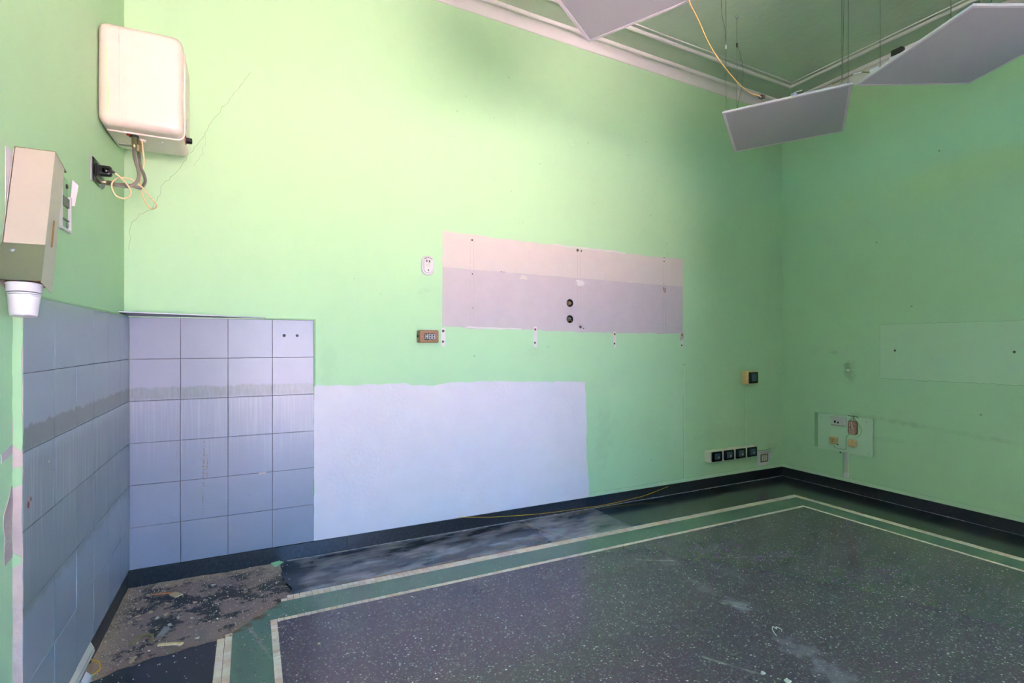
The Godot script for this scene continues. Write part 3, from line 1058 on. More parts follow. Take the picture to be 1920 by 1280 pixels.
	for i in jx.size() - 1:
		put("slab", box_m(Vector3(jx[i] + .0008, -.012, 0), Vector3(jx[i + 1] - .0008, BB, .010), .0015), M.black_slab, sk)
	put("grout_fillet", floor_flat(ragged([Vector2(.69, .009), Vector2(W - .01, .009), Vector2(W - .01, .017), Vector2(.69, .021)], .04, .003, 660), .002), M.grout_line, sk)
	put("cap_strip", box_m(Vector3(2.632, BB - .001, 0), Vector3(W, BB + .026, .003), .001), M.paint_trim, sk)
	put("cap_joint", ribbon_m([Vector2(2.64, BB + .0275), Vector2(3.5, BB + .0275), Vector2(W, BB + .0275)], .0018, Vector3.ZERO, Vector3.RIGHT, Vector3.UP, .0022, 661, .001), M.hairline, sk)

func floor_flat(poly: PackedVector2Array, h: float) -> ArrayMesh:
	var fl := PackedVector2Array()
	for p in poly:
		fl.append(Vector2(p.y, p.x))
	return prism_m(fl, Vector3.ZERO, Vector3.BACK, Vector3.RIGHT, -.004, h)

func densify(q: PackedVector2Array, step: float) -> PackedVector2Array:
	var out := PackedVector2Array()
	for i in q.size():
		var a := q[i]
		var b := q[(i + 1) % q.size()]
		var n := maxi(1, int(a.distance_to(b) / step))
		for k in n:
			out.append(a.lerp(b, float(k) / n))
	return out

func wall_patch(poly: PackedVector2Array, h: float) -> ArrayMesh:
	return prism_m(poly, Vector3.ZERO, Vector3.RIGHT, Vector3.UP, 0.0, h)

# (z, y) polygon on the right wall, facing -x
func right_patch(poly: PackedVector2Array, h: float, x := W) -> ArrayMesh:
	return prism_m(poly, Vector3(x, 0, 0), Vector3.BACK, Vector3.UP, 0.0, h)

func build_wall_right():
	var uv := func(p: Vector3) -> Vector2: return Vector2(clampf(p.z / 2.4, 0, .999), (3.3 - p.y) / 3.3)
	var st := st_new()
	add_box(st, Vector3(W, 0, -.3), Vector3(W + .3, 3.62, 2.4), 0.0, uv)
	var wz := [3.0, 3.95, 1.1, 1.9]
	for b in [[0, 2.4, 3.62, wz[0]], [0, wz[1], 3.62, FZ + .3], [0, wz[0], wz[2], wz[1]], [wz[3], wz[0], 3.62, wz[1]]]:
		add_box(st, Vector3(W, b[0], b[1]), Vector3(W + .3, b[2], b[3]), 0.0, func(_p): return Vector2(.999, .001))
	var wf := st_new()
	for b in [[wz[2], wz[0], wz[3], wz[0] + .05], [wz[2], wz[1] - .05, wz[3], wz[1]], [wz[2], wz[0], wz[2] + .05, wz[1]], [wz[3] - .05, wz[0], wz[3], wz[1]]]:
		add_box(wf, Vector3(W + .12, b[0], b[1]), Vector3(W + .18, b[2], b[3]), .004)
	struct("window_1", done(wf), M.zinc)
	var wr := struct("wall_right", done(st), M.paint_right)
	# where a notice board hung: fresher paint with a dirty outline and two plugs
	put("repainted_patch", right_patch(ragged([Vector2(.797, .895), Vector2(1.66, .900), Vector2(1.66, 1.289), Vector2(.797, 1.287)], .05, .001, 701), .0012), M.paint_ghost, wr)
	for s in [[Vector2(.795, .893), Vector2(1.66, .898), .003], [Vector2(.795, 1.289), Vector2(1.66, 1.291), .002], [Vector2(.795, .893), Vector2(.795, 1.289), .0018]]:
		put("dirt_line", ribbon_m([s[0], s[1]], s[2], Vector3(W, 0, 0), Vector3.BACK, Vector3.UP, .0014, 702), M.hairline, wr)
	for z in [.896, 1.554]:
		put("screw_anchor", screw_m(Vector3(W - .0015, 1.10, z), Vector3.LEFT, .0075), M.screw, wr)
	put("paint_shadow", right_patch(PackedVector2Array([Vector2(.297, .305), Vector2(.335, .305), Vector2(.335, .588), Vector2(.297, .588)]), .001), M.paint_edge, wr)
	var sk := struct("baseboard_right", box_m(Vector3(W - .010, -.012, .0), Vector3(W, BB, FZ), .0015), M.black_slab)
	put("cap_strip", box_m(Vector3(W - .003, BB - .001, 0), Vector3(W, BB + .026, FZ), .001), M.paint_trim, sk)
	put("cap_joint", ribbon_m([Vector2(0, BB + .0275), Vector2(1.5, BB + .0275), Vector2(3, BB + .0275)], .0018, Vector3(W, 0, 0), Vector3.BACK, Vector3.UP, .0016, 703, .001), M.hairline, sk)
	put("grout_fillet", floor_flat(ragged([Vector2(W - .009, .01), Vector2(W - .009, 3.0), Vector2(W - .014, 3.0), Vector2(W - .016, .01)], .04, .002, 704), .002), M.grout_line, sk)

# ================================================================ left corner: heater and its lines
func build_heater():
	var t := thing("water_heater", "cream enamelled box water heater hung high in the left corner", "water heater", Vector3(LX, 2.01, .34))
	var o := Vector3(-LX, -2.01, -.34)
	var mv := func(m: Mesh, n: String, mat_, par = null):
		var q := put(n, m, mat_, t if par == null else par)
		q.position = o if par == null else Vector3.ZERO
		return q
	var body = mv.call(rbox_m(Vector3(-.0185, 2.012, .175), Vector3(.262, 2.412, .505), .034, 6), "body", M.enamel)
	mv.call(prism_m(ragged([Vector2(.012, 2.05), Vector2(.020, 2.05), Vector2(.022, 2.13), Vector2(.016, 2.19), Vector2(.018, 2.30), Vector2(.012, 2.31)], .02, .003, 821), Vector3(0, 0, .5052), Vector3.RIGHT, Vector3.UP, -.002, .0006), "paint_smear", M.paint)
	# rolled rim round the bottom and front where the side cap meets the body
	var zr := .43
	mv.call(tube_m([Vector3(.0, 2.010, zr), Vector3(.10, 2.0095, zr), Vector3(.225, 2.0095, zr), Vector3(.250, 2.014, zr), Vector3(.2625, 2.035, zr), Vector3(.2635, 2.10, zr), Vector3(.2635, 2.30, zr), Vector3(.2635, 2.375, zr - .004)], .0042, 8, 6), "rim_bead", M.enamel_light)
	mv.call(tube_m([Vector3(.0545, 2.45 - .04, .46), Vector3(.0545, 2.39, .499), Vector3(.0545, 2.37, .5055), Vector3(.0545, 2.05, .5055), Vector3(.0545, 2.03, .499), Vector3(.0545, 2.013, .46), Vector3(.0545, 2.010, .40)], .0022, 6, 4), "seam_bead", M.enamel_light)
	put("scrape", box_m(Vector3(.052, 2.33, .504), Vector3(.0528, 2.365, .5066)), M.rust, body).position = Vector3.ZERO
	# knob and pilot lamp on the front face
	var kn = mv.call(lathe_m([[.0, .026], [.010, .026], [.0125, .023], [.013, .006], [.0155, .004], [.0155, 0]], Vector3(.260, 2.035, .36), Vector3.RIGHT, 20), "knob", M.black_plastic)
	put("knob_ring", lathe_m([[.0155, .003], [.019, .002], [.019, 0]], Vector3(.261, 2.035, .36), Vector3.RIGHT, 20), M.red, kn)
	mv.call(lathe_m([[0, .008], [.004, .007], [.006, .004], [.0065, 0]], Vector3(.260, 2.037, .405), Vector3.RIGHT, 14), "pilot_lamp", M.red)
	mv.call(box_m(Vector3(.262, 2.09, .345), Vector3(.2632, 2.13, .36)), "badge", M.zinc)
	# rating plate on the underside
	var pl = mv.call(box_m(Vector3(.005, 2.0094, .245), Vector3(.060, 2.0112, .275)), "rating_plate", M.grey_plastic)
	for i in 12:
		put("print_bar", box_m(Vector3(.008 + i * .0042, 2.0090, .250), Vector3(.0098 + i * .0042 + (.001 if i % 3 == 0 else 0.0), 2.0095, .270)), M.black_plastic, pl)
	# threaded ports: hot (red collar) and cold with safety valve
	var p1 = mv.call(lathe_m([[0, -.034], [.009, -.034], [.009, -.012], [.011, -.011], [.011, 0]], Vector3(.084, 2.013, .400), Vector3.UP, 6), "water_port", M.brass)
	put("collar", lathe_m([[.010, -.010], [.017, -.010], [.017, -.003], [.010, -.002]], Vector3(.084, 2.013, .400), Vector3.UP, 20), M.black_plastic, p1)
	put("hot_marker", lathe_m([[0, -.006], [.012, -.006], [.012, -.001], [0, -.001]], Vector3(.070, 2.013, .405), Vector3.UP, 20), M.red, p1)
	var p2 = mv.call(lathe_m([[0, -.07], [.006, -.07], [.006, -.055], [.010, -.054], [.010, -.020], [.008, -.018], [.008, 0]], Vector3(.094, 2.013, .360), Vector3.UP, 12), "safety_valve", M.brass)
	put("valve_lever", box_m(Vector3(.088, 1.955, .366), Vector3(.100, 1.985, .378), .002), M.brass, p2)
	mv.call(lathe_m([[0, -.006], [.014, -.006], [.015, -.003], [.015, 0]], Vector3(.1035, 2.012, .352), Vector3.UP, 20), "cable_gland", M.enamel_light)
	mv.call(lathe_m([[0, -.003], [.004, -.002], [.006, 0]], Vector3(.175, 2.012, .36), Vector3.UP, 12), "bottom_cap", M.white_plastic)
	# hoses
	var h1 := [Vector3(.084, 1.982, .400), Vector3(.084, 1.96, .401), Vector3(.085, 1.939, .409), Vector3(.091, 1.903, .418), Vector3(.102, 1.864, .427), Vector3(.105, 1.831, .436), Vector3(.094, 1.800, .447), Vector3(.070, 1.782, .460), Vector3(.046, 1.782, .468), Vector3(.021, 1.789, .458), Vector3(.010, 1.794, .445)]
	var h2 := [Vector3(.094, 1.945, .360), Vector3(.103, 1.889, .378), Vector3(.116, 1.858, .396), Vector3(.124, 1.826, .413), Vector3(.118, 1.800, .425), Vector3(.107, 1.790, .430), Vector3(.076, 1.796, .428), Vector3(.052, 1.798, .424), Vector3(.030, 1.800, .410), Vector3(.010, 1.802, .400)]
	var q := thing("braided_hose", "braided steel hose from the heater's red marked port to the wall", "hose", h1[0])
	put("hose_body", tube_m(rel(h1, h1[0]), .0062, 10, 6), M.braid, q)
	put("end_nut", lathe_m([[0, .02], [.0085, .02], [.0085, 0], [0, 0]], Vector3(0, -.022, 0), Vector3.UP, 6), M.brass, q)
	put("end_nut", lathe_m([[0, .03], [.0085, .03], [.0095, .002], [0, 0]], Vector3(.004, 1.794, .443) - h1[0], Vector3(1, -.15, .6), 6), M.brass, q)
	q = thing("braided_hose", "braided steel hose from the brass safety valve, looping behind the other hose", "hose", h2[0])
	put("hose_body", tube_m(rel(h2, h2[0]), .0062, 10, 6), M.braid, q)
	put("end_nut", lathe_m([[0, .03], [.0085, .03], [.0095, .002], [0, 0]], Vector3(.003, 1.802, .396) - h2[0], Vector3(1, -.1, .35), 6), M.brass, q)
	q = thing("wall_flange", "round chrome pipe flange on the left wall below the socket", "pipe fitting", Vector3(LX, 1.795, .42))
	put("rosette", lathe_m([[0, .012], [.010, .011], [.022, .006], [.026, 0]], Vector3.ZERO, Vector3.RIGHT, 24), M.zinc, q)
	put("tap_stub", lathe_m([[0, .03], [.007, .03], [.007, 0]], Vector3(.004, 0, .022), Vector3.RIGHT, 12), M.brass, q)
	put("tap_stub", lathe_m([[0, .028], [.007, .028], [.007, 0]], Vector3(.004, .006, -.022), Vector3.RIGHT, 12), M.brass, q)
	# black wall socket with the heater's plug in it
	q = thing("wall_socket", "black rectangular wall socket beside the heater hoses", "socket", Vector3(LX, 1.808, .53))
	put("cover_frame", rbox_m(Vector3(0, -.044, -.058), Vector3(.011, .044, .058), .005, 3), M.black_gloss, q)
	put("socket_insert", box_m(Vector3(.010, -.026, -.038), Vector3(.016, .026, .038), .002), M.black_plastic, q)
	put("wall_plate_edge", box_m(Vector3(0, -.046, .052), Vector3(.006, .046, .0605), .001), M.zinc, q)
	var c := [Vector3(.031, 1.819, .525), Vector3(.052, 1.808, .518), Vector3(.073, 1.787, .508), Vector3(.087, 1.764, .503), Vector3(.089, 1.748, .501), Vector3(.082, 1.733, .495), Vector3(.062, 1.727, .488), Vector3(.039, 1.736, .484), Vector3(.026, 1.763, .482), Vector3(.026, 1.788, .478), Vector3(.040, 1.811, .464), Vector3(.063, 1.819, .452), Vector3(.086, 1.814, .444), Vector3(.104, 1.802, .440), Vector3(.119, 1.790, .431), Vector3(.141, 1.761, .415), Vector3(.158, 1.742, .398), Vector3(.159, 1.730, .384), Vector3(.148, 1.722, .374), Vector3(.133, 1.726, .362), Vector3(.112, 1.760, .350), Vector3(.101, 1.795, .345), Vector3(.096, 1.823, .342), Vector3(.100, 1.866, .343), Vector3(.109, 1.918, .346), Vector3(.107, 1.960, .349), Vector3(.1035, 2.008, .352)]
	q = thing("power_cord", "cream power cord with black plug, looped between socket and heater", "power cord", c[0])
	put("cord", tube_m(rel(c, c[0]), .0032, 8, 6), M.cream_cord, q)
	var plug := put("plug", rbox_m(Vector3(-.048, -.022, -.015), Vector3(.004, .018, .015), .010, 4), M.black_plastic, q)
	put("plug_grip", lathe_m([[0, .005], [.010, .004], [.0125, 0]], Vector3(-.014, -.002, .0145), Vector3.BACK, 20), M.black_gloss, plug)
	put("strain_relief", lathe_m([[.0035, .010], [.0055, 0], [.0055, -.006]], Vector3(.004, -.001, -.0), Vector3(1, -.4, 0), 10), M.black_plastic, plug)
	# open module box, half torn cover, behind the dispenser
	q = thing("junction_box", "open wall box with torn white cover behind the cup dispenser", "junction box", Vector3(LX, 1.60, .90))
	var fr := st_new()
	add_box(fr, Vector3(0, -.088, -.050), Vector3(.010, -.080, .050), .001)
	add_box(fr, Vector3(0, -.080, -.050), Vector3(.010, .030, -.040), .001)
	add_box(fr, Vector3(0, -.080, .042), Vector3(.010, .080, .050), .001)
	put("cover_frame", done(fr), M.white_plastic, q)
	put("back_plate", box_m(Vector3(.0, -.080, -.040), Vector3(.002, .085, .042)), M.paint_edge, q)
	put("module", box_m(Vector3(.002, -.010, -.030), Vector3(.009, .020, .035), .001), M.black_plastic, q)
	put("module_rail", box_m(Vector3(.002, -.052, -.040), Vector3(.006, -.048, .042)), M.black_plastic, q)
	put("fixing_screw", screw_m(Vector3(.004, -.065, -.028), Vector3.RIGHT, .009), M.zinc, q)
	put("fixing_screw", screw_m(Vector3(.004, .060, -.024), Vector3.RIGHT, .008), M.screw, q)
	put("torn_cover", prism_m([Vector2(0, .0), Vector2(.012, .0), Vector2(.022, .07), Vector2(.006, .085)], Vector3(.004, .005, -.052), Vector3(.9, 0, -.4).normalized(), Vector3(0, 1, 0), 0, .003), M.white_plastic, q)

func rel(pts: Array, o: Vector3) -> Array:
	var out := []
	for p in pts:
		out.append(p - o)
	return out

# ================================================================ cup dispenser
func build_dispenser():
	var bp := put("mounting_plate", box_m(Vector3(LX - .004, 1.30, 1.22), Vector3(LX + .0008, 1.635, 1.341), .0005), M.white_plastic)
	tag(bp, "flat white mounting plate on the left wall, peeking out behind the cup dispenser", "plate")
	var D := .0815
	var w := .0785
	var t := thing("cup_dispenser", "cream metal cup dispenser hanging crooked on the left wall", "cup dispenser", Vector3(LX + .0015, 1.6476, 1.296))
	t.rotation = Vector3(-.2826, 0, 0)
	# sheet-metal sleeve with an open bottom cut at a slant
	var st := st_new()
	add_box(st, Vector3(.0035, -.262, -.0015), Vector3(D, 0, 0), .0004)
	put("side_sheet", done(st), M.dispenser, t)
	put("side_sheet", box_m(Vector3(.0035, -.345, -w), Vector3(D, 0, -w + .0015), .0004), M.dispenser, t)
	st = st_new()
	add_box(st, Vector3(.0, -.36, -w), Vector3(.0015, 0, 0), .0003)
	put("back_sheet", done(st), M.dispenser, t)
	# front with a cut slot
	st = st_new()
	for b in [[-.36, -w + .0, -.250, -.0015], [-.250, -w, -.175, -.044], [-.250, -.036, -.175, -.0015], [-.175, -w, 0, -.0015]]:
		add_box(st, Vector3(D - .0015, b[0], b[1]), Vector3(D, b[2], b[3]))
	put("front_sheet", done(st), M.dispenser, t)
	put("slot_rim", tube_m([Vector3(D - .0008, -.249, -.040), Vector3(D - .0008, -.176, -.040)], .0035, 8, 1), M.brown_plastic, t)
	put("lid", box_m(Vector3(.001, 0, -w - .018), Vector3(D + .001, .0018, .0008), .0005), M.brass, t)
	var skirt := put("steel_skirt", box_m(Vector3(.0, -.357, -.002), Vector3(D, -.262, .0012), .0006), M.steel, t)
	put("lock", lathe_m([[0, .003], [.0022, .003], [.0022, .0015], [.0045, .0025], [.0055, 0]], Vector3(.022, -.280, .0012), Vector3.BACK, 16), M.zinc, skirt)
	put("inner_tray", box_m(Vector3(.002, -.345, -w + .002), Vector3(D - .002, -.343, -.003)), M.brown_plastic, t)
	# the stack of cups ends in this one
	var c := thing("plastic_cup", "white ribbed plastic cup hanging out of the dispenser's bottom", "cup", Vector3(.0195, 1.220, 1.360))
	c.scale = Vector3(.955, .955, .955)
	var prof := [[0, .002], [.022, .002], [.025, 0], [.0265, .001]]
	for i in 13:
		var y := .004 + i * .0042
		var r := .0268 + .0062 * i / 13.0
		prof.append([r, y])
		prof.append([r + .0006, y + .0021])
	for q in [[.0335, .060], [.0350, .061], [.0352, .078], [.0368, .080], [.0372, .083], [.0360, .0842], [.0345, .083], [.0335, .06], [.0255, .003], [0, .003]]:
		prof.append(q)
	put("cup_body", lathe_m(prof, Vector3.ZERO, Vector3.UP, 40), M.cup, c)
	c.rotation.x = -.09

# ================================================================ devices on the back wall
func build_back_devices():
	# metal ledge over the corner tiles
	var led := put("metal_ledge", ledge_mesh(), M.zinc)
	tag(led, "thin grey metal ledge on top of the corner tiles", "ledge")
	# white socket cover
	var t := thing("wall_socket", "white oval socket cover left of the bare plaster rectangle", "socket", Vector3(1.463, 1.617, 0))
	put("cover", plate_m(round_rect(-.040, -.058, .040, .058, .036, 8), .010, .006), M.white_plastic, t)
	var rc := put("inner_plate", plate_m(round_rect(-.028, -.046, .030, .050, .027, 8), .017, .004), M.white_plastic, t)
	put("recess", box_m(Vector3(-.018, -.006, .0165), Vector3(.016, .030, .0178), .0004), M.grey_plastic, rc)
	put("pin", box_m(Vector3(-.013, .020, .017), Vector3(-.008, .033, .024), .001), M.screw, rc)
	put("pin", box_m(Vector3(.004, .018, .017), Vector3(.009, .031, .024), .001), M.screw, rc)
	put("fixing_screw", screw_m(Vector3(0, -.028, .017), Vector3.BACK, .0045), M.screw, rc)
	for i in 5:
		put("vent_hole", lathe_m([[0, .0006], [.0032, .0006], [.0032, 0]], Vector3(-.020 + i * .010, .040 + .005 * sin(i * PI / 4), .0172), Vector3.BACK, 8), M.screw, rc)
	# brown surface box with its cover off
	t = thing("switch_box", "brown surface switch box with three bare white modules", "switch box", Vector3(1.457, 1.192, 0))
	put("housing", plate_m(round_rect(-.060, -.036, .060, .038, .008, 4), .052, .006), M.brown_plastic, t)
	put("opening", box_m(Vector3(-.030, -.021, .050), Vector3(.038, .021, .0530), .001), M.brown_plastic, t)
	put("opening_shade", box_m(Vector3(-.028, -.019, .0525), Vector3(.036, .019, .0534)), M.dark, t)
	for i in 3:
		var x := -.017 + i * .0215
		var s := st_new()
		if i == 0:
			add_box(s, Vector3(x - .007, -.015, .053), Vector3(x - .003, .016, .0585), .0005)
			add_box(s, Vector3(x + .004, -.014, .053), Vector3(x + .008, .016, .0585), .0005)
			add_box(s, Vector3(x - .003, -.001, .053), Vector3(x + .004, .005, .0575), .0005)
		else:
			add_box(s, Vector3(x - .008, -.016, .053), Vector3(x - .0045, .016, .0585), .0005)
			add_box(s, Vector3(x + .0045, -.016, .053), Vector3(x + .008, .016, .0585), .0005)
			for y in [-.016, -.002, .0125]:
				add_box(s, Vector3(x - .0045, y, .053), Vector3(x + .0045, y + .0035, .058), .0005)
		put("switch_module", done(s), M.white_plastic, t)
	put("fixing_screw", screw_m(Vector3(-.044, 0, .052), Vector3.BACK, .003), M.zinc, t)
	put("fixing_screw", screw_m(Vector3(.050, 0, .052), Vector3.BACK, .003), M.zinc, t)
	put("side_knockout", lathe_m([[0, .004], [.009, .004], [.009, 0]], Vector3(-.060, .004, .024), Vector3.LEFT, 14), M.dark, t)
	put("torn_label", prism_m(ragged([Vector2(-.02, 0), Vector2(.045, 0), Vector2(.042, .004), Vector2(.012, .006), Vector2(.004, .004), Vector2(-.02, .007)], .01, .001, 801), Vector3(0, .037, .030), Vector3.RIGHT, Vector3(0, 1, .3).normalized(), 0, .001), M.white_plastic, t)
	# single cream box, dark hinged window
	t = thing("switch_box", "small cream surface box with one dark cover, alone near the corner", "switch box", Vector3(4.222, .812, 0))
	put("housing", plate_m(round_rect(-.066, 0, .066, .110, .006, 3), .050, .004), M.tan_plastic, t)
	window_module(t, Vector3(.012, .055, .050), .052, .047)
	put("cable_hole", box_m(Vector3(-.035, -.003, .012), Vector3(-.01, .001, .03)), M.rust, t)
	# row of four on one cream back box
	t = thing("switch_box", "long cream surface box with four dark covers in a row above the skirting", "switch box", Vector3(4.010, .212, 0))
	put("housing", plate_m(round_rect(-.272, 0, .272, .088, .005, 3), .050, .004), M.cream_plastic, t)
	for i in 4:
		window_module(t, Vector3(-.196 + i * .135, .044, .050), .055, .039)
		if i > 0:
			put("joint", box_m(Vector3(-.2635 + i * .135, .001, .0496), Vector3(-.2620 + i * .135, .087, .0506)), M.grout_line, t)
	# flush plate set in fresh plaster
	t = thing("wall_socket", "flush olive three-module socket in raw white plaster next to the corner", "socket", Vector3(4.425, .175, 0))
	put("plaster_surround", wall_patch(ragged([Vector2(-.075, -.062), Vector2(.030, -.060), Vector2(.088, -.020), Vector2(.090, .045), Vector2(.050, .055), Vector2(-.075, .060)], .015, .004, 802), .003), M.plaster_white, t)
	put("insert", box_m(Vector3(-.040, -.036, 0), Vector3(.052, .034, .007), .001), M.olive, t)
	for i in 3:
		put("module", box_m(Vector3(-.028 + i * .024, -.022, .006), Vector3(-.013 + i * .024, .024, .0105), .001), M.cream_plastic, t)
	put("loose_wire", tube_m([Vector3(-.075, .068, .004), Vector3(-.02, .066, .006), Vector3(.06, .070, .006), Vector3(.095, .074, .003)], .0016, 6, 5), M.screw, t)
	put("loose_wire", tube_m([Vector3(.100, .050, .003), Vector3(.072, .030, .005), Vector3(.070, -.010, .005), Vector3(.098, -.030, .003)], .0013, 6, 6), M.hairline, t)
	put("top_joint", tube_m([Vector3(-.055, .050, .004), Vector3(0, .048, .005), Vector3(.075, .052, .004)], .0022, 6, 4), M.pink_plastic, t)
	# painted-over cable trunking
	var c := put("cable_trunking", box_m(Vector3(3.510, BB + .027, 0), Vector3(3.525, .984, .009), .002), M.paint_trim)
	tag(c, "green painted vertical cable trunking that stops below the bare plaster", "cable trunking")
	put("end_cap", box_m(Vector3(3.508, .982, 0), Vector3(3.527, .988, .009), .001), M.pink_plastic, c)
	c = put("cable_trunking", box_m(Vector3(4.194, .298, 0), Vector3(4.209, .812, .009), .002), M.paint_trim)
	tag(c, "green painted vertical cable trunking joining the single box to the row of four", "cable trunking")

func window_module(t: Node, c: Vector3, hw: float, hh: float):
	var o := put("cover", plate_m(round_rect(-hw, -hh, hw, hh, .007, 4), .010, .003), M.black_gloss, t)
	o.position = c
	put("lens", plate_m(round_rect(-hw * .52, -hh * .62, hw * .55, hh * .66, .006, 4), .014, .002), M.dark_lens, o)
	put("latch", lathe_m([[0, .0035], [.006, .003], [.009, 0]], Vector3(hw * .2, -hh * .18, .0135), Vector3.BACK, 16), M.zinc if c.y < .05 else M.black_plastic, o)

# plate standing on z = 0, its front edge chamfered by b
func plate_m(poly: PackedVector2Array, h: float, b: float) -> ArrayMesh:
	var st := st_new()
	var c := Vector2()
	for p in poly:
		c += p
	c /= poly.size()
	var ins: Array = Geometry2D.offset_polygon(poly, -b * .7)
	var small := PackedVector2Array()
	var hw := 0.0
	var hh := 0.0
	for p in poly:
		hw = maxf(hw, absf(p.x - c.x))
		hh = maxf(hh, absf(p.y - c.y))
	for p in poly:
		small.append(c + (p - c) * Vector2(1 - b * .7 / hw, 1 - b * .7 / hh))
	for i in poly.size():
		var j := (i + 1) % poly.size()
		var a := poly[i]
		var d := poly[j]
		quad(st, Vector3(a.x, a.y, 0), Vector3(d.x, d.y, 0), Vector3(d.x, d.y, h - b), Vector3(a.x, a.y, h - b))
		quad(st, Vector3(a.x, a.y, h - b), Vector3(d.x, d.y, h - b), Vector3(small[j].x, small[j].y, h), Vector3(small[i].x, small[i].y, h))
		tri3(st, Vector3(c.x, c.y, h), Vector3(small[i].x, small[i].y, h), Vector3(small[j].x, small[j].y, h))
	return done(st)

func ledge_mesh() -> ArrayMesh:
	# folded sheet, deeper at the wall corner, with a small turned-up lip
	var st := st_new()
	var y := BB + 1.2045
	var a := Vector3(LX, y, .0)
	var b := Vector3(.585, y, .0)
	var c := Vector3(.585, y + .001, .020)
	var d := Vector3(LX, y + .012, .115)
	var n := Vector3(0, .0016, 0)
	quad(st, a, b, c, d)
	quad(st, d + n, c + n, b + n, a + n)
	var lip := Vector3(0, .0045, 0)
	var back := Vector3(0, 0, -.0016)
	quad(st, d, c, c + lip, d + lip)
	quad(st, d + lip, c + lip, c + lip + back, d + lip + back)
	quad(st, d + lip + back, c + lip + back, c + n + back, d + n + back)
	quad(st, b, b + n, c + n, c)
	quad(st, a, d, d + n, a + n)
	quad(st, c, c + back, c + lip + back, c + lip)
	return done(st)

